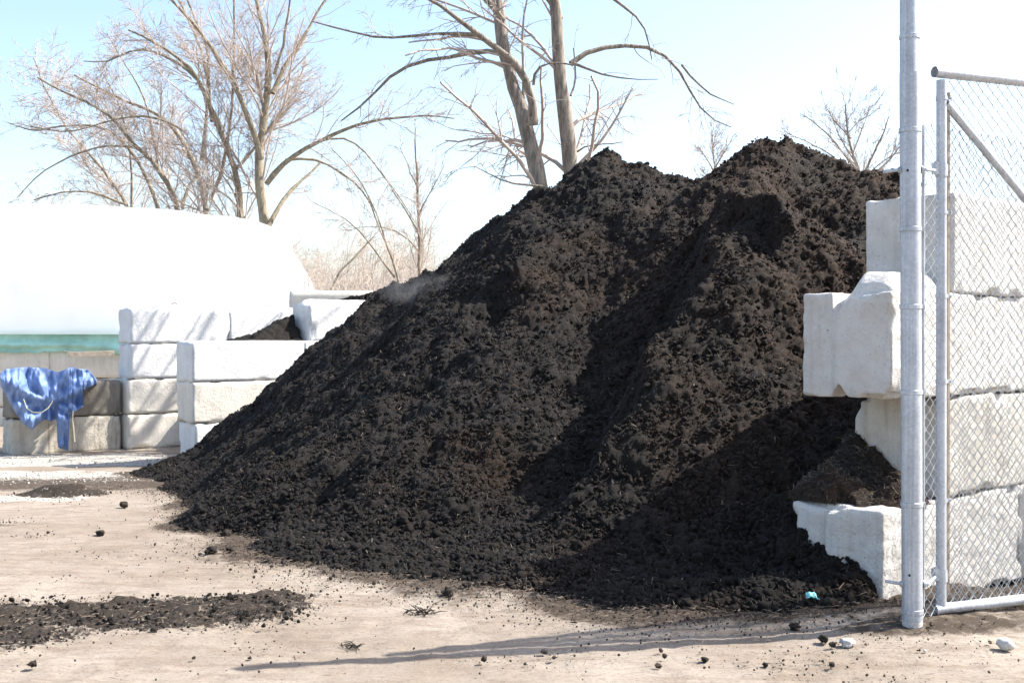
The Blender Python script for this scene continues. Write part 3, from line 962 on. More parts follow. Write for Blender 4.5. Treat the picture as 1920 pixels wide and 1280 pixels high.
# compost heap between the left walls
def back_h(x, y):
    f = seg_field(x, y, [(-3.35, 18.95, 1.98), (-3.2, 19.3, 2.05), (-2.9, 19.6, 2.12), (-2.2, 20.0, 2.36), (-1.3, 20.3, 2.46), (.5, 20.3, 2.5)], .42, None)
    f = f + .07 * fbm2(x * 2.2, y * 2.2, 7, 4)
    s = (x - A0[0]) * LL[0] + (y - A0[1]) * LL[1]; sd = (x - A0[0]) * LW[0] + (y - A0[1]) * LW[1]
    f = np.where(sd < .62, np.where((f > 1.44) & (sd > .06) & (s > .1) & (s < 1.86), np.minimum(f, 1.44 + (sd - .06) * 1.3), -2), np.minimum(f, -.6 + (s - 1.5) * 2.6))
    sB = (x - B0[0]) * LW[0] + (y - B0[1]) * LW[1]
    f = np.where(sB > .2, -2, f)
    # over the tops of the walls only a thin skin
    return f
bx, by = axis([(-5.2, -2.2, .03), (-2.2, 1.2, .05)]), axis([(17.4, 19.6, .03), (19.6, 22.5, .05)])
bv, bf = build_field(back_h, bx, by, .1, 1.2)
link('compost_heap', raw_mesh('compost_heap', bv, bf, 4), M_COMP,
     label='smaller dark compost heap lying between the two left block walls', cat='compost heap')

# ------------------------------------------------------------------ white cover
def white_cover():
    me_ = []
    yc = 30.6
    prof = [(-20.5, 4.7), (-12, 4.85), (-9.5, 4.78), (-8.3, 4.72), (-7.0, 4.66), (-6.55, 4.58), (-6.2, 4.25), (-5.95, 3.85), (-5.6, 3.25), (-5.3, 2.7), (-5.1, 2.2), (-4.95, 1.8), (-4.8, 1.2)]
    px_ = np.array([p[0] for p in prof]); pz_ = np.array([p[1] for p in prof])
    xs = axis([(-20.5, -8, .14), (-8, -4.8, .06)])
    th = np.linspace(0, math.pi, 90)
    X_, T_ = np.meshgrid(xs, th)
    zt = np.interp(X_, px_, pz_)
    zb_ = 1.60 - .9 * sstep(-7.6, -6.8, X_)
    yc = yc + (X_ + 9) * .17
    hw = 4.4 * np.clip((zt - 0.6) / 4.2, .05, 1) ** .45
    e = .72
    c_, s_ = np.cos(T_), np.sin(T_)
    Yv = yc - hw * np.sign(c_) * np.abs(c_) ** e
    Zv = zb_ + (zt - zb_) * np.abs(s_) ** e
    # sag between bands and small wrinkles
    w = .05 * noise2(X_ * .55, T_ * 3, 4) + .02 * noise2(X_ * 2.4, T_ * 9, 5) + .02 * np.abs(np.sin(X_ * 1.7)) * (X_ < -7)
    Yv = Yv - w * c_; Zv = Zv + w * s_
    V = np.stack([X_, Yv, Zv], -1).reshape(-1, 3)
    m, N, L, P = nmat('white_sheet')
    P.inputs['Base Color'].default_value = (.84, .85, .86, 1)
    P.inputs['Roughness'].default_value = .5
    co = N.new('ShaderNodeTexCoord').outputs['Object']
    n_bump(N, L, [(n_noise(N, L, 2.5, 4, .6, co).outputs[0], .25, .05)], P)
    tr = N.new('ShaderNodeBsdfTranslucent'); tr.inputs[0].default_value = (.9, .92, .94, 1)
    mx = N.new('ShaderNodeMixShader'); mx.inputs[0].default_value = .72
    L.new(P.outputs[0], mx.inputs[1]); L.new(tr.outputs[0], mx.inputs[2])
    L.new(mx.outputs[0], N['Material Output'].inputs[0])
    root = empty('storage_cover', (-12, 27, -.5), label='large white fabric cover arched over the block bay at left', cat='cover')
    link('white_sheet', raw_mesh('white_sheet', V, grid_faces(len(xs), len(th)), 4), m, root)
    # green skirt hanging over the blocks
    xs = axis([(-15.8, -6.9, .06)]); v = np.linspace(0, 1, 26)
    X_, Vg = np.meshgrid(xs, v)
    zt = 1.76 + .03 * np.sin(X_ * .7) + .02 * noise2(X_ * 3, X_ * 0, 4)
    zl = 1.20 + .035 * noise2(X_ * 1.3, X_ * 0, 9) + .02 * noise2(X_ * 5, X_ * 0, 8)
    Z_ = zt + (zl - zt) * Vg
    yb = D0[1] + (X_ - D0[0]) * LD[1] / LD[0]
    fold = .06 * np.sin((Vg * 10 + .6 * noise2(X_ * .5, Vg * 2, 3) * 4)) + .03 * noise2(X_ * .9, Vg * 5, 31)
    Y_ = yb - .16 - fold + .14 * (1 - Vg)
    V = np.stack([X_, Y_, Z_], -1).reshape(-1, 3)
    o = link('green_skirt', raw_mesh('green_skirt', V, grid_faces(len(xs), 26), 4), mat_plain('green_sheet', (.34, .58, .50), .4, var=.22, vscale=3), root)
    s = o.modifiers.new('s', 'SOLIDIFY'); s.thickness = .006
white_cover()

# ------------------------------------------------------------------ blue tarp
M_ROPE = mat_plain('rope', (.55, .53, .36), .8)
def blue_tarp():
    top = [(0, 700), (12, 692), (45, 688), (85, 690), (108, 698), (125, 692), (132, 688), (150, 692), (165, 693), (182, 713)]
    bot = [(0, 722), (14, 745), (30, 775), (45, 795), (60, 806), (70, 795), (84, 785), (95, 790), (106, 783), (109, 838), (128, 845), (129, 800), (134, 775), (156, 762), (148, 735), (182, 718)]
    d0 = 19.05
    n, mrows = 150, 80
    px = np.linspace(1, 181, n)
    tp = np.interp(px, [a for a, b in top], [b for a, b in top])
    bt = np.interp(px, [a for a, b in bot], [b for a, b in bot])
    v = np.linspace(0, 1, mrows)
    PX, Vg = np.meshgrid(px, v)
    TP = np.repeat(tp[None], mrows, 0); BT = np.repeat(bt[None], mrows, 0)
    q = np.clip((Vg - .3) / .7, 0, 1)          # 0..1 hanging part
    r_ = np.clip(Vg / .3, 0, 1)                # 0..1 lying on top
    pyv = TP + (BT - TP) * q
    # the folds radiate from the tied waist
    wx, wy = 92, 757
    ang = np.arctan2(pyv - wy, PX - wx)
    rad = np.hypot(PX - wx, pyv - wy)
    fold = .055 * np.sin(ang * 9 + 1.2 * noise2(PX * .03, pyv * .03, 2)) * sstep(4, 40, rad) + .03 * np.sin(PX * .42 + .05 * pyv) * sstep(.3, 1, q)
    fold = fold + .05 * noise2(PX * .06, pyv * .06, 11) + .03 * noise2(PX * .16, pyv * .05, 12) + .06 * np.abs(noise2(PX * .09 + pyv * .03, pyv * .03, 13)) + .02 * np.abs(noise2(PX * .2 - pyv * .05, pyv * .06, 14))
    pinch = .16 * np.exp(-(np.abs(PX - 88) / 45) ** 2) * np.exp(-((pyv - 765) / 14) ** 2)
    run = (PX - 20) / 212 * 1.0
    dep = 19.2 + run * 1.06 - .18 - fold - .16 * np.sin(np.clip(q, 0, 1) * math.pi) ** .8 * (PX < 135) + pinch
    dep = dep + (1 - r_) * .55
    X_ = (PX - CX) / F * dep
    Z_ = CAMZ - (pyv - HY) / F * dep - (1 - r_) * .12 + .0 * fold
    V = np.stack([X_, dep, Z_], -1).reshape(-1, 3)
    m, N, L, P = nmat('blue_tarp')
    co = N.new('ShaderNodeTexCoord').outputs['Object']
    a = n_noise(N, L, 7, 5, .6, co)
    r = n_ramp(N, L, a.outputs[0], [(.35, (.12, .20, .40)), (.7, (.19, .28, .50))])
    L.new(r.outputs[0], P.inputs['Base Color'])
    P.inputs['Roughness'].default_value = .55
    vo = N.new('ShaderNodeTexVoronoi'); vo.inputs['Scale'].default_value = 9; vo.feature = 'DISTANCE_TO_EDGE'; L.new(co, vo.inputs['Vector'])
    n_bump(N, L, [(vo.outputs[0], .3, .012), (n_noise(N, L, 30, 6, .7, co).outputs[0], .25, .01)], P)
    root = empty('tarp', (-7.9, 19.2, .8), label='crumpled blue tarp tied over the dark block, hanging to the ground', cat='tarp')
    o = link('sheet', raw_mesh('sheet', V, grid_faces(n, mrows), 4), m, root)
    s = o.modifiers.new('s', 'SOLIDIFY'); s.thickness = .006
    # rope round the waist
    mr = MB()
    pts = [at(*p) for p in [(44, 748, 18.85), (50, 765, 18.8), (62, 773, 18.75), (78, 773, 18.75), (90, 765, 18.8), (97, 755, 18.85), (98, 751, 18.9)]]
    mr.tube(np.array(pts), .007, 6)
    mr.build('rope', M_ROPE, root); mr = MB()
    mr.tube(np.array([at(137, 770, 19.0), at(136, 785, 18.98), at(138, 805, 19.0), at(140, 828, 19.02)]), .009, 6)
    mr.build('rope', M_ROPE, root)
blue_tarp()

# ------------------------------------------------------------------ gate, post and fence
PBY = 6.02; PBX = (1711 - CX) / F * PBY
def post():
    root = empty('gate_post', (PBX, PBY, -.0), label='tall galvanised steel gate post standing in front of the block wall', cat='post')
    dx = -.018
    ztop = 3.36
    m = MB(); m.tube([(PBX, PBY, .06), (PBX + dx * .8, PBY, 2.86)], .0518, 40)
    m.build('pole', M_GALV, root)
    m = MB(); m.tube([(PBX + dx * .8 - .004, PBY, 2.80), (PBX + dx, PBY, ztop)], .0465, 40)
    m.build('upper_pole', M_GALV, root)
    m = MB(); m.tube([(PBX + dx, PBY, ztop), (PBX + dx, PBY, ztop + .012), (PBX + dx, PBY, ztop + .04), (PBX + dx, PBY, ztop + .06)], [.05, .05, .036, .01], 32)
    m.build('cap', M_GALV, root)
    m = MB(); m.tube([(PBX, PBY, -.25), (PBX, PBY, .03), (PBX, PBY, .065), (PBX, PBY, .075)], [.056, .052, .050, .04], 32)
    m.build('footing', M_CONR, root)
    for py in (70, 245, 430, 575, 735, 945, 1145):
        z = CAMZ - (py - HY) / F * PBY
        x_ = PBX + dx * z / 3.3
        r1 = .0525 if z < 2.85 else .0475
        m = MB(); m.tube([(x_, PBY, z - .012), (x_, PBY, z - .010), (x_, PBY, z + .010), (x_, PBY, z + .012)], [r1 + .001, r1 + .0035, r1 + .0035, r1 + .001], 40, caps=False)
        if py in (430, 575, 735, 945):
            m.box((x_ + .062, PBY + .012, z), (.028, .010, .02))
            m.tube([(x_ + .064, PBY - .002, z), (x_ + .064, PBY + .03, z)], .005, 8)
        m.build('band', M_GALV, root)
    for py in (322, 1075):
        z = CAMZ - (py - HY) / F * PBY
        x_ = PBX + dx * z / 3.3
        m = MB(); m.tube([(x_ - .028, PBY - .0448, z), (x_ - .028, PBY - .0462, z)], .0065, 16)
        m.build('bolt_hole', mat_plain('hole', (.01, .01, .01), .9), root)
    return dx
PDX = post()
GDIR = np.array([.925, .38, 0]); GN = np.array([.38, -.925, 0])
G0 = at(1765, 1130, 6.16); G0[2] = .0
def gp(s, z, o=0):
    return np.array([G0[0], G0[1], 0]) + GDIR * s + GN * o + np.array([0, 0, z])
ZT, ZB = 2.875, .085
GLEN = 2.6
def chain(name, org, dr, nrm, s0, s1, z0, z1, parent, mat, r=.0025, pitch=.0335, zig=.0335, twist_top=True):
    """woven wire: every wire is a flat zigzag hooked into its neighbours"""
    ncol = int((s1 - s0) / pitch)
    nrow = int((z1 - z0) / zig)
    allV, allF, nn = [], [], 0
    sides = 4
    a = np.arange(sides) * 2 * math.pi / sides + .4
    for c in range(ncol):
        k = np.arange(nrow + 1)
        side = (k + c) % 2
        sx = s0 + (c + side) * pitch + np.where(side == 1, .0022, -.0022)
        zz = z0 + k * zig
        off = np.where(k % 2 == 0, .0022, -.0022)
        # thin wobble of the fabric
        P = org[None] + dr[None] * sx[:, None] + nrm[None] * (off + .004 * np.sin(sx * 9 + zz * 3))[:, None]
        P[:, 2] = zz
        if twist_top:
            # ends knuckled over
            e = P[-1] + dr * (.012 if side[-1] == 0 else -.012) + nrm * .006; e[2] = P[-1][2] + .004
            P = np.concatenate([P, e[None]])
        T = np.gradient(P, axis=0); T /= np.linalg.norm(T, axis=1)[:, None]
        u = np.repeat(nrm[None], len(P), 0)
        w = np.cross(T, u); w /= np.linalg.norm(w, axis=1)[:, None]
        ring = P[:, None] + r * (np.cos(a)[None, :, None] * u[:, None] + np.sin(a)[None, :, None] * w[:, None])
        n = len(P)
        i = np.arange(n * sides).reshape(n, sides)
        j = np.roll(i, -1, 1)
        f = np.stack([i[:-1], j[:-1], j[1:], i[1:]], -1).reshape(-1, 4)
        allV.append(ring.reshape(-1, 3)); allF.append(f + nn); nn += n * sides
    return link(name, raw_mesh(name, np.concatenate(allV), np.concatenate(allF), 4), mat, parent)
def gate():
    root = empty('gate', tuple(gp(0, 0)), label='open chain link gate leaf with galvanised tube frame, right of the tall post', cat='gate')
    tr = .0265
    m = MB(); m.tube([gp(0, ZB + .02), gp(0, ZT - .02)], tr, 28); m.build('frame_stile', M_GALV, root)
    m = MB(); m.tube([gp(GLEN, ZB + .02), gp(GLEN, ZT - .02)], tr, 28); m.build('frame_stile', M_GALV, root)
    # open tube ends on the rails
    def open_tube(p0, p1, r):
        m = MB(); m.tube([p0, p1], r, 28, caps=False); m.tube([p1, p0], r - .003, 28, caps=False)
        d = (p1 - p0) / np.linalg.norm(p1 - p0)
        inner = p0 + d * .03
        m.tube([inner, inner + d * .002], r - .003, 28)
        ring = MB(); return m
    open_tube(gp(-.047, ZT + .02), gp(GLEN + .05, ZT + .02), tr + .002).build('top_rail', M_GALV, root)
    open_tube(gp(-.047, ZB), gp(GLEN + .05, ZB), tr + .002).build('bottom_rail', M_GALV, root)
    m = MB(); m.tube([gp(.03, ZT - .14), gp(GLEN - .02, ZT - 2.35)], .021, 24); m.build('brace', M_GALV, root)
    m = MB(); m.box((gp(.034, ZT - .13)), (.06, .008, .05), GDIR, GN); m.tube([gp(.03, ZT - .13, -.02), gp(.03, ZT - .13, .03)], .008, 10)
    m.build('brace_bracket', M_GALV, root)
    m = MB(); m.box(gp(.047, (ZT + ZB) / 2), (.016, .005, ZT - ZB - .16), GDIR, GN); m.build('tension_bar', M_BAR, root)
    for py in (185, 398, 555, 715, 938):
        z = CAMZ - (py - HY) / F * G0[1]
        m = MB(); m.tube([gp(0, z - .01), gp(0, z + .01)], tr + .003, 28, caps=False)
        m.box(gp(.045, z), (.045, .008, .02), GDIR, GN)
        m.tube([gp(.058, z, -.012), gp(.058, z, .014)], .0055, 8)
        m.build('band', M_GALV, root)
    for py in (320, 1078):
        z = CAMZ - (py - HY) / F * G0[1]
        h_ = MB(); h_.tube([gp(0, z - .032), gp(0, z + .032)], tr + .005, 28, caps=False)
        pz = np.array([PBX + PDX * z / 3.3, PBY, z])
        h_.box(gp(-.038, z + .008), (.03, .03, .06), GDIR, GN)
        h_.tube([gp(-.036, z - .01), gp(-.036, z + .045)], .012, 12)
        h_.tube([gp(-.036, z - .004), pz + [.075, -.012, -.016], pz + [.054, -.006, -.016]], [.009, .009, .009], 12)
        h_.tube([pz + [.052, -.006, -.016], pz + [.062, -.006, -.016]], .021, 12)
        hinge = h_.build('hinge', M_GALV, root)
        b_ = MB()
        b_.tube([pz + [-.053, .0, -.016], pz + [-.135, .01, -.026 if py < 600 else -.004]], .0085, 14)
        b_.tube([pz + [-.050, .0, -.016], pz + [-.060, .0, -.016]], .017, 6)
        b_.build('hinge_bolt', M_GALV, hinge)
    chain('chain_link_mesh', gp(0, 0, -.0), GDIR, GN, .05, GLEN - .05, ZB + .02, ZT + .03, root, M_WIRE)
gate()
def fence():
    FD = np.array([.80, .60, 0]); FN = np.array([.60, -.80, 0])
    o = np.array([PBX + .055, PBY + .03, 0.0])
    root = empty('chain_link_fence', (o[0], o[1], 0), label='lower chain link fence mesh between the gate and the block wall', cat='fence')
    zt = 2.62
    chain('chain_link_mesh', o, FD, FN, 0.012, 6.0, .06, zt, root, M_WIRE, .0022)
    m = MB(); m.box(o + [.012, .004, (zt + .1) / 2], (.005, .016, zt - .14), FD, FN); m.build('tension_bar', M_GALV, root)
    m = MB(); m.tube([o + FD * 6.03 + [0, 0, -.2], o + FD * 6.03 + [0, 0, zt + .05]], .025, 20); m.build('end_post', M_GALV, root)
fence()

# ------------------------------------------------------------------ trees
def polytube_batch(P, Rr, sides):
    """P (N,n,3) R (N,n) -> verts, faces"""
    N_, n = P.shape[:2]
    T = np.gradient(P, axis=1); T /= np.linalg.norm(T, axis=2)[..., None] + 1e-9
    ref = np.array([.31, .53, .17])
    u = np.cross(T, ref); u /= np.linalg.norm(u, axis=2)[..., None] + 1e-9
    w = np.cross(T, u)
    a = np.arange(sides) * 2 * math.pi / sides
    ring = P[:, :, None] + Rr[:, :, None, None] * (np.cos(a)[None, None, :, None] * u[:, :, None] + np.sin(a)[None, None, :, None] * w[:, :, None])
    i = np.arange(N_ * n * sides).reshape(N_, n, sides)
    j = np.roll(i, -1, 2)
    f = np.stack([i[:, :-1], j[:, :-1], j[:, 1:], i[:, 1:]], -1).reshape(-1, 4)
    return ring.reshape(-1, 3), f

def resample(pts, rs, n):
    pts = np.asarray(pts, float)
    d = np.r_[0, np.cumsum(np.linalg.norm(np.diff(pts, axis=0), axis=1))]
    # smooth catmull-like by cubic of the parameter
    t = np.linspace(0, d[-1], n)
    out = np.stack([np.interp(t, d, pts[:, k]) for k in range(3)], -1)
    for _ in range(2):
        out[1:-1] = .25 * out[:-2] + .5 * out[1:-1] + .25 * out[2:]
    return out, np.interp(t, d, rs)

def spawn(P, Rr, per_m, lenf, ang, up, n, r_, tmin=.15, rmax=.6, lmin=.15, wander=.10, rmin=.004):
    """children of a set of branches (N,m,3): vectorised"""
    N_, m = P.shape[:2]
    L_ = np.linalg.norm(np.diff(P, axis=1), axis=2).sum(1)
    cnt = r_.poisson(np.maximum(L_ * per_m, .0))
    idx = np.repeat(np.arange(N_), cnt)
    if len(idx) == 0:
        return np.zeros((0, n, 3)), np.zeros((0, n))
    t = r_.uniform(tmin, 1, len(idx))
    fi = t * (m - 1); i0 = np.minimum(fi.astype(int), m - 2); fr = (fi - i0)[:, None]
    p0 = P[idx, i0] * (1 - fr) + P[idx, i0 + 1] * fr
    r0 = Rr[idx, i0] * (1 - fr[:, 0]) + Rr[idx, i0 + 1] * fr[:, 0]
    tan = P[idx, i0 + 1] - P[idx, i0]; tan /= np.linalg.norm(tan, axis=1)[:, None] + 1e-9
    rv = r_.normal(size=(len(idx), 3)); rv -= (rv * tan).sum(1)[:, None] * tan
    rv /= np.linalg.norm(rv, axis=1)[:, None] + 1e-9
    a = r_.normal(ang, .22, len(idx))[:, None]
    d = np.cos(a) * tan + np.sin(a) * rv
    ln = np.maximum(lenf * L_[idx] * (1.15 - .75 * t) * r_.uniform(.5, 1.2, len(idx)), lmin)
    st = (ln / (n - 1))[:, None]
    out = np.zeros((len(idx), n, 3)); out[:, 0] = p0
    for k in range(1, n):
        d = d + r_.normal(0, wander, d.shape) + np.array([0, 0, up])
        d /= np.linalg.norm(d, axis=1)[:, None]
        out[:, k] = out[:, k - 1] + d * st
    rr0 = np.maximum(np.minimum(r0 * rmax, ln * .018 + .002), rmin)
    Rc = rr0[:, None] * np.linspace(1, .4, n)[None]
    return out, np.maximum(Rc, rmin * .6)

def tree(name, label, limbs, d, bark, twig, seed, group, cat='bare tree', dens=(1.0, 2.2, 4.5), lens=(.42, .45, .5), up=(.06, .05, .03), rmin=.005, depth_sway=.10, base=None, ang=.75, levels=3, droop_last=0.0, lmaxfrac=None):
    """limbs: list of ([(px,py)...], width_px_start, width_px_end, depth drift)"""
    r_ = np.random.default_rng(seed)
    mb_V, mb_F, nn = [], [], 0
    par_P, par_R = [], []
    for pts, w0, w1, drift in limbs:
        n0 = len(pts)
        w = np.linspace(w0, w1, n0)
        dd = d + drift * np.linspace(0, 1, n0)
        P3 = np.array([at(px, py, q) for (px, py), q in zip(pts, dd)])
        rs = w / 2 / F * d
        Ls = np.linalg.norm(np.diff(P3, axis=0), axis=1).sum()
        n = max(6, int(Ls / .35))
        Pp, Rp = resample(P3, rs, n)
        Pp[1:] += np.cumsum(r_.normal(0, .022, (n - 1, 3)), axis=0) * .8
        big = w0 / 2 / F * d
        V, Fq = polytube_batch(Pp[None], Rp[None] * (1 + .07 * r_.normal(size=(1, n))), 12 if big > .05 else 7)
        mb_V.append(V); mb_F.append(Fq + nn); nn += len(V)
        q, qr = resample(Pp, Rp, 14)
        par_P.append(q); par_R.append(qr)
    b3 = mb_V[0].mean(0) * 0 + at(*limbs[0][0][0], d)
    root = empty(name, (b3[0], b3[1], float(gz(b3[0], b3[1]))), label=label, cat=cat, group=group)
    link('trunk', raw_mesh('trunk', np.concatenate(mb_V), np.concatenate(mb_F), 4), bark, root)
    PP, RR = np.stack(par_P), np.stack(par_R)
    V_, F_, nn = [], [], 0
    cur = (PP, RR)
    for lv in range(levels):
        n = (8, 6, 5, 4)[lv]
        nx = spawn(cur[0], cur[1], dens[lv] * (2.2, 2.3, 2.6)[lv], lens[lv], ang if lv == 0 else .65, up[lv], n, r_,
                   tmin=(.28 if lv == 0 else .12), rmax=(.30, .45, .6)[lv], lmin=(.5, .25, .12, .1)[lv], wander=(.12, .13, .14, .15)[lv], rmin=rmin * (1.5, 1.25, 1.1, .9)[lv])
        if len(nx[0]) == 0:
            break
        V, Fq = polytube_batch(nx[0], nx[1], (5, 3, 3, 3)[lv])
        V_.append(V); F_.append(Fq + nn); nn += len(V)
        cur = nx
    link('crown', raw_mesh('crown', np.concatenate(V_), np.concatenate(F_), 4), twig, root)
    return root

GT = 'bare winter trees behind the yard'
# two tall trunks behind the pile (about 21 m away)
tree('tall_tree', 'tall bare tree with leaning forked trunk rising behind the left peak of the pile', [
    ([(1045, 690), (1035, 420), (1020, 340), (1005, 270), (985, 200), (962, 130), (950, 60), (943, 0), (935, -120), (925, -260), (930, -420)], 35, 13, .6),
    ([(1000, 235), (1003, 190), (996, 150), (978, 124), (940, 104), (915, 85), (895, 66), (870, 45), (845, 22), (825, 10), (780, -15), (700, -40)], 17, 4, -1.2),
    ([(950, 104), (925, 90), (900, 90), (870, 98), (835, 110), (800, 118), (770, 115), (745, 122), (720, 145), (700, 180), (665, 215), (640, 225)], 11, 3, 1.0),
    ([(895, 66), (860, 60), (820, 62), (780, 68), (735, 72), (680, 62), (620, 50), (580, 40)], 8, 2.5, .7),
    ([(1000, 160), (998, 128), (1005, 110), (1030, 112), (1075, 118)], 6, 3, -.3),
    ([(1018, 350), (985, 345), (960, 348), (925, 338), (890, 318)], 5, 1.5, -.4),
    ([(945, 40), (880, -30), (800, -90), (700, -140)], 11, 4, -.8),
    ([(935, -120), (990, -200), (1050, -300)], 11, 4, .8),
], 21.0, M_BARKD, M_TWIG, 31, GT, dens=(.62, 1.7, 2.6), lens=(.30, .42, .5), up=(-.02, -.04, -.05), rmin=.0048, ang=.8)
tree('tall_tree', 'tall bare tree with straight trunk and long right limb above the pile saddle', [
    ([(1095, 690), (1088, 420), (1078, 300), (1072, 250), (1066, 180), (1062, 120), (1055, 50), (1052, 0), (1048, -150), (1055, -300), (1060, -460)], 32, 14, -.4),
    ([(1070, 120), (1080, 105), (1100, 93), (1130, 84), (1170, 80), (1200, 84), (1232, 83), (1252, 105), (1278, 122), (1288, 150), (1296, 190), (1302, 200), (1330, 225), (1375, 234)], 11, 2, .8),
    ([(1278, 122), (1300, 150), (1320, 175), (1350, 195), (1385, 200)], 5, 1.5, -.3),
    ([(1072, 118), (1100, 130), (1130, 145), (1170, 152), (1225, 150)], 6, 1.5, -.7),
    ([(1052, 36), (1040, 20), (1028, 0), (1005, -30), (960, -80)], 11, 5, -.6),
    ([(1145, -5), (1180, 15), (1205, 40), (1215, 75), (1220, 110)], 6, 2, .4),
    ([(1060, -40), (1100, -30), (1145, -5)], 8, 6, .4),
    ([(1082, 285), (1105, 270), (1140, 265), (1165, 262)], 4, 1.5, -.4),
    ([(1070, 180), (1085, 165), (1075, 120), (1078, 95)], 5, 3, .2),
    ([(1050, -40), (1150, -100), (1274, -165), (1363, -330), (1400, -450)], 20, 8, 2.2),
    ([(1050, -70), (1130, -110), (1221, -160), (1268, -251), (1300, -350)], 16, 6, .9),
    ([(1274, -165), (1400, -230), (1548, -311), (1620, -410)], 12, 4, -1.0),
    ([(1050, -100), (1120, -200), (1180, -330)], 12, 4, .8),
], 21.3, M_BARKD, M_TWIG, 47, GT, dens=(.60, 1.6, 2.6), lens=(.28, .42, .5), up=(-.03, -.05, -.05), rmin=.0048, ang=.8)

# left cluster, about 33 m away
tree('spreading_tree', 'largest pale bare tree at left with a long low limb reaching right', [
    ([(505, 660), (500, 420), (492, 350), (491, 295), (503, 235), (511, 185), (514, 140), (508, 70), (495, 10), (480, -60), (470, -150)], 21, 5, .8),
    ([(491, 300), (475, 250), (455, 200), (432, 145), (402, 97), (370, 52), (325, 5), (290, -50)], 12, 4, -1.5),
    ([(511, 175), (528, 130), (552, 92), (580, 50), (610, 0), (640, -60)], 9, 3, 1.2),
    ([(500, 345), (520, 315), (555, 290), (595, 265), (640, 245), (690, 228), (740, 218), (800, 215), (850, 222)], 11, 2, -1.5),
    ([(503, 425), (520, 385), (545, 350), (570, 335), (600, 300)], 11, 4, 1.4),
    ([(590, 268), (650, 250), (700, 300), (740, 360), (780, 420)], 5, 1.5, .8),
    ([(514, 140), (540, 70), (545, 0), (560, -70)], 6, 2, -1),
    ([(535, 300), (590, 295), (640, 320), (690, 370), (700, 430), (740, 500)], 6, 2, 1.2),
], 32.0, M_BARK, M_TWIG, 5, GT, dens=(1.2, 2.3, 3.4), lens=(.34, .50, .55), up=(.05, .03, .0), rmin=.0060, ang=.7)
tree('spreading_tree', 'bare tree just left of the largest one, its trunk curving left', [
    ([(452, 660), (450, 400), (447, 350), (440, 316), (424, 275), (398, 228), (386, 180), (368, 148), (330, 112), (290, 85), (240, 60)], 15, 4, -1.4),
    ([(442, 318), (458, 300), (480, 275), (500, 245), (530, 200), (560, 170)], 7, 2, 1),
    ([(370, 150), (330, 115), (280, 95), (235, 105), (205, 125), (160, 120)], 6, 2, .8),
    ([(398, 228), (385, 150), (380, 80), (350, 20), (330, -60)], 7, 3, 1.0),
], 33.0, M_BARK, M_TWIG, 6, GT, dens=(1.2, 2.3, 3.4), lens=(.36, .50, .55), up=(.05, .04, .0), rmin=.0060, ang=.7)
tree('spreading_tree', 'bare tree with olive trunk forking above the white cover', [
    ([(392, 660), (395, 400), (392, 370), (383, 330), (375, 297), (350, 250), (318, 212), (270, 190), (215, 165), (150, 130)], 14, 3, 1.2),
    ([(394, 375), (408, 345), (425, 310), (436, 240), (442, 160), (446, 70), (450, -20)], 8, 3, -1),
    ([(378, 300), (385, 240), (388, 150), (372, 90), (345, 20), (310, -40)], 8, 3, .6),
    ([(348, 248), (300, 220), (250, 215), (200, 228), (140, 250), (60, 240)], 5, 2, -1),
], 34.0, M_BARK, M_TWIG, 7, GT, dens=(1.2, 2.3, 3.4), lens=(.36, .50, .55), up=(.05, .04, .0), rmin=.0060, ang=.7)
tree('spreading_tree', 'bare tree behind the cover with several arching limbs reaching left', [
    ([(345, 660), (340, 395), (322, 355), (300, 315), (275, 285), (255, 275), (230, 240), (190, 205), (130, 180), (70, 150)], 12, 3, -1.5),
    ([(342, 390), (355, 350), (375, 325)], 7, 4, .5),
    ([(297, 395), (288, 360), (262, 310), (250, 285), (200, 235), (130, 232), (70, 245), (10, 225)], 8, 2, 1.2),
    ([(255, 275), (200, 270), (150, 285), (90, 310), (30, 370)], 5, 1.5, -.8),
    ([(297, 320), (285, 250), (270, 180), (230, 110), (200, 60)], 5, 1.5, .8),
    ([(300, 395), (297, 640)], 9, 12, 0),
], 35.0, M_BARK, M_TWIG, 8, GT, dens=(1.2, 2.3, 3.4), lens=(.36, .50, .55), up=(.05, .04, .0), rmin=.0060, ang=.7)
tree('spreading_tree', 'thin bare tree at far left arching over the white cover', [
    ([(248, 660), (246, 385), (225, 365), (205, 330), (170, 290), (120, 230), (90, 170), (70, 110)], 8, 2, 1.2),
    ([(240, 385), (180, 355), (120, 350), (60, 372)], 5, 2, -1),
    ([(247, 400), (248, 340), (240, 270), (225, 200), (190, 140)], 5, 2, -.8),
], 36.0, M_BARK, M_TWIG, 9, GT, dens=(1.4, 2.3, 3.4), lens=(.40, .46, .5), up=(.06, .04, .0), rmin=.0060, ang=.7)
tree('young_tree', 'slender young tree with upright twigs between the cover and the pile', [
    ([(787, 640), (786, 480), (784, 400), (783, 330), (780, 270), (778, 235)], 8, 1.5, 0),
    ([(786, 440), (760, 400), (735, 360), (715, 320)], 4, 1.2, .8),
    ([(786, 400), (810, 360), (830, 310)], 3, 1, -.5),
    ([(785, 470), (760, 430), (700, 420), (660, 430)], 3, 1, -.6),
    ([(785, 360), (765, 310), (745, 270)], 3, 1, .3),
], 30.0, M_BARK, M_TWIG, 12, GT, dens=(2.6, 3.4, 3.5), lens=(.30, .42, .5), up=(.10, .06, .02), rmin=.0045, ang=.55)
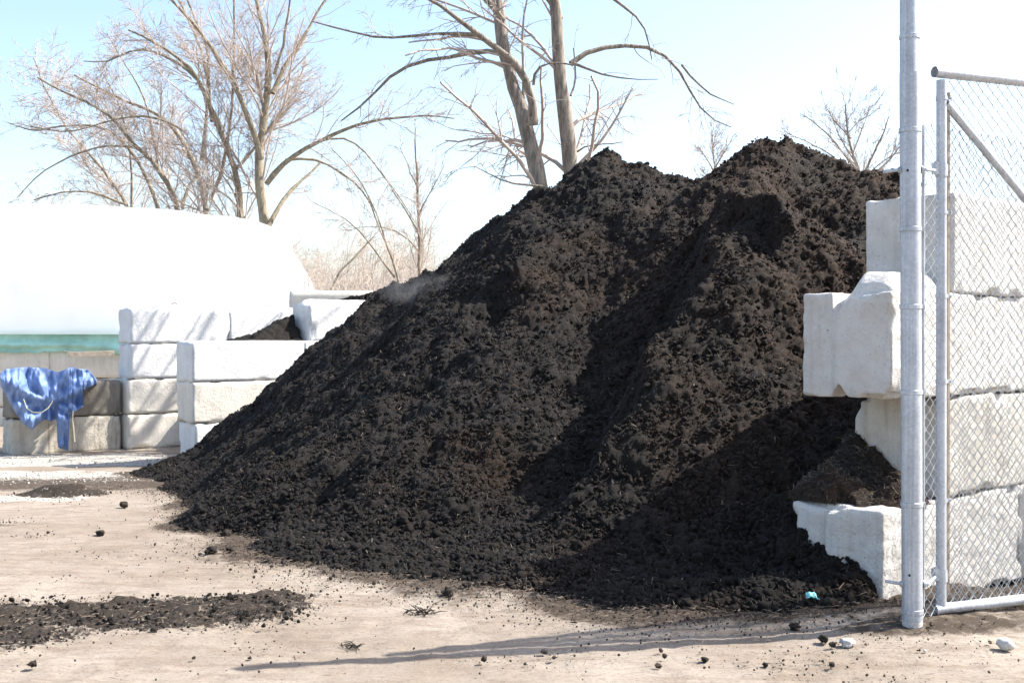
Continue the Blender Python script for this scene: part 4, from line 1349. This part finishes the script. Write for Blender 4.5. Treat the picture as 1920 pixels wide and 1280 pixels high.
tree('young_tree', 'leaning bare sapling left of the slender young tree', [
    ([(755, 640), (745, 530), (725, 470), (705, 420), (690, 380), (660, 330), (610, 280)], 5, 1.5, 0),
    ([(600, 640), (615, 540), (640, 500), (690, 455), (700, 440)], 6, 3, .8),
    ([(740, 520), (710, 480), (690, 440), (640, 400), (590, 380)], 4, 1.2, -.8),
], 28.0, M_BARK, M_TWIG, 13, GT, dens=(1.8, 2.6, 3.4), lens=(.34, .42, .5), up=(.05, .03, .02), rmin=.0045, ang=.6)
tree('distant_tree', 'distant bare tree showing over the right peak of the pile', [
    ([(1625, 640), (1618, 330), (1600, 285), (1590, 240), (1588, 195)], 7, 2, 0),
    ([(1614, 330), (1590, 300), (1560, 260), (1530, 235), (1500, 215)], 5, 1.5, 2),
    ([(1618, 330), (1640, 285), (1660, 245), (1668, 220)], 5, 1.5, -2),
    ([(1620, 340), (1660, 310), (1690, 270), (1712, 250)], 4, 1.5, 1),
    ([(1600, 285), (1620, 240), (1630, 205)], 3, 1, 1),
    ([(1600, 330), (1560, 290), (1510, 265), (1470, 250)], 3, 1, -1),
    ([(1605, 310), (1570, 250), (1555, 205)], 3, 1, 1),
    ([(1625, 330), (1672, 290), (1720, 282)], 3, 1, 1),
    ([(1595, 260), (1560, 225), (1545, 195)], 3, 1, -1),
], 55.0, M_BARK, M_TWIG, 14, GT, dens=(1.5, 2.0, 1.5), lens=(.40, .45, .5), up=(.08, .05, .02), rmin=.010, ang=.6)
tree('distant_tree', 'small distant bare tree peeping over the saddle of the pile', [
    ([(1340, 640), (1337, 330), (1333, 290), (1330, 262)], 4, 1.2, 0),
    ([(1337, 320), (1320, 290), (1308, 275)], 3, 1, 1),
    ([(1337, 320), (1355, 295), (1370, 270)], 3, 1, -1),
], 60.0, M_BARK, M_TWIG, 15, GT, dens=(2.6, 2.2, 1.6), lens=(.34, .42, .5), up=(.06, .05, .02), rmin=.010, ang=.6)

# brush at the yard edge
GS = 'bare shrubs along the far yard edge'
def shrub(px, py_top, d, wpx, seed, label, n=22):
    r_ = np.random.default_rng(seed)
    x0 = (px - CX) / F * d
    z0 = float(gz(x0, d))
    ht = CAMZ - (py_top - HY) / F * d - z0
    wd = wpx / F * d / 2
    P = np.zeros((n, 9, 3))
    a = r_.uniform(0, 6.28, n); sp = r_.uniform(.1, 1, n) * wd
    hh = ht * r_.uniform(.55, .95, n)
    t = np.linspace(0, 1, 9)
    P[:, :, 0] = x0 + (np.cos(a) * sp)[:, None] * t ** 1.2 * 1.3 + r_.normal(0, .25 * wd, n)[:, None]
    P[:, :, 1] = d + (np.sin(a) * sp)[:, None] * t ** 1.2 + r_.normal(0, .25, n)[:, None]
    P[:, :, 2] = z0 + hh[:, None] * t ** .9
    P += np.cumsum(np.cumsum(r_.normal(0, .025, P.shape), axis=1), axis=1)
    Rr = np.repeat(np.linspace(.022, .008, 9)[None], n, 0)
    root = empty('shrub', (x0, d, z0), label=label, cat='shrub', group=GS)
    V, Fq = polytube_batch(P, Rr, 4)
    link('stem', raw_mesh('stem', V, Fq, 4), M_TWIGT, root, kind='stuff')
    V_, F_, nn = [], [], 0
    cur = (P, Rr)
    for lv in range(2):
        cur = spawn(cur[0], cur[1], (4.0, 5.5)[lv], (.42, .5)[lv], .85, .01, 5, r_, tmin=.2, lmin=.2, rmin=.005, wander=.2)
        V, Fq = polytube_batch(cur[0], cur[1], 3)
        V_.append(V); F_.append(Fq + nn); nn += len(V)
    link('crown', raw_mesh('crown', np.concatenate(V_), np.concatenate(F_), 4), M_TWIGT, root)
for i, (px, pt, d, w, lab) in enumerate([
    (600, 490, 30, 110, 'tan bare shrub right beside the end of the white cover'),
    (660, 470, 31, 110, 'tan bare shrub between the white cover and the slender young tree'),
    (720, 455, 32, 110, 'tall tan shrub at the foot of the slender young tree'),
    (690, 500, 29, 100, 'low tan shrub in front of the far block row'),
    (780, 450, 33, 110, 'tan shrub partly hidden behind the left flank of the pile'),
    (640, 505, 34, 120, 'lowest tan shrub behind the far block row'),
    (575, 455, 36, 120, 'tall thin shrub showing just over the sloping end of the cover'),
    (630, 440, 38, 130, 'taller shrub behind the two shrubs beside the cover'),
    (745, 490, 27, 90, 'low shrub right where the pile meets the far block row'),
    (15, 330, 42, 150, 'greyish shrub rising over the cover at the left photo edge'),
    (80, 345, 43, 140, 'second shrub rising over the cover from the left photo edge'),
    (170, 360, 44, 140, 'shrub over the cover below the thin arching tree'),
]):
    shrub(px, pt, d, w, 60 + i, lab, n=(26 if d < 40 else 24))
for i, (px, pt, d, w, lab) in enumerate([
    (560, 440, 46, 190, 'far pinkish bush behind the large tree roots, right of the cover'),
    (680, 430, 48, 190, 'far pinkish bush behind the leaning sapling'),
    (800, 430, 47, 190, 'far pinkish bush behind the left flank of the pile')]):
    shrub(px, pt, d, w, 90 + i, lab, n=30)

# ------------------------------------------------------------------ steam
def steam():
    c = at(772, 540, 12.7)
    bm_ = MB(); bm_.box((0, 0, 0), (1.2, .6, .8))
    m = bpy.data.materials.new('steam'); m.use_nodes = True
    N, L = m.node_tree.nodes, m.node_tree.links
    N.remove(N['Principled BSDF'])
    pv_ = N.new('ShaderNodeVolumePrincipled'); pv_.inputs['Color'].default_value = (.95, .95, 1, 1)
    co = N.new('ShaderNodeTexCoord').outputs['Object']
    mp = N.new('ShaderNodeMapping'); mp.inputs['Rotation'].default_value = (0, R(-40), 0); mp.inputs['Scale'].default_value = (1.7, 3.4, 5.0)
    mp.vector_type = 'TEXTURE'; mp.vector_type = 'POINT'
    L.new(co, mp.inputs[0])
    ln = N.new('ShaderNodeVectorMath'); ln.operation = 'LENGTH'; L.new(mp.outputs[0], ln.inputs[0])
    r = n_ramp(N, L, ln.outputs['Value'], [(0, g(1)), (1, g(0))])
    nn = n_noise(N, L, 5, 4, .6, co, .8)
    nr = n_ramp(N, L, nn.outputs[0], [(.40, g(0)), (.75, g(1))])
    mu = N.new('ShaderNodeMath'); mu.operation = 'MULTIPLY'; L.new(r.outputs[0], mu.inputs[0]); L.new(nr.outputs[0], mu.inputs[1])
    m2 = N.new('ShaderNodeMath'); m2.operation = 'MULTIPLY'; L.new(mu.outputs[0], m2.inputs[0]); m2.inputs[1].default_value = 1.1
    L.new(m2.outputs[0], pv_.inputs['Density'])
    L.new(pv_.outputs[0], N['Material Output'].inputs['Volume'])
    o = bm_.build('steam', m, None, smooth=False, label='faint wisp of steam rising from the left flank of the pile', cat='steam', kind='stuff')
    o.location = c
steam()
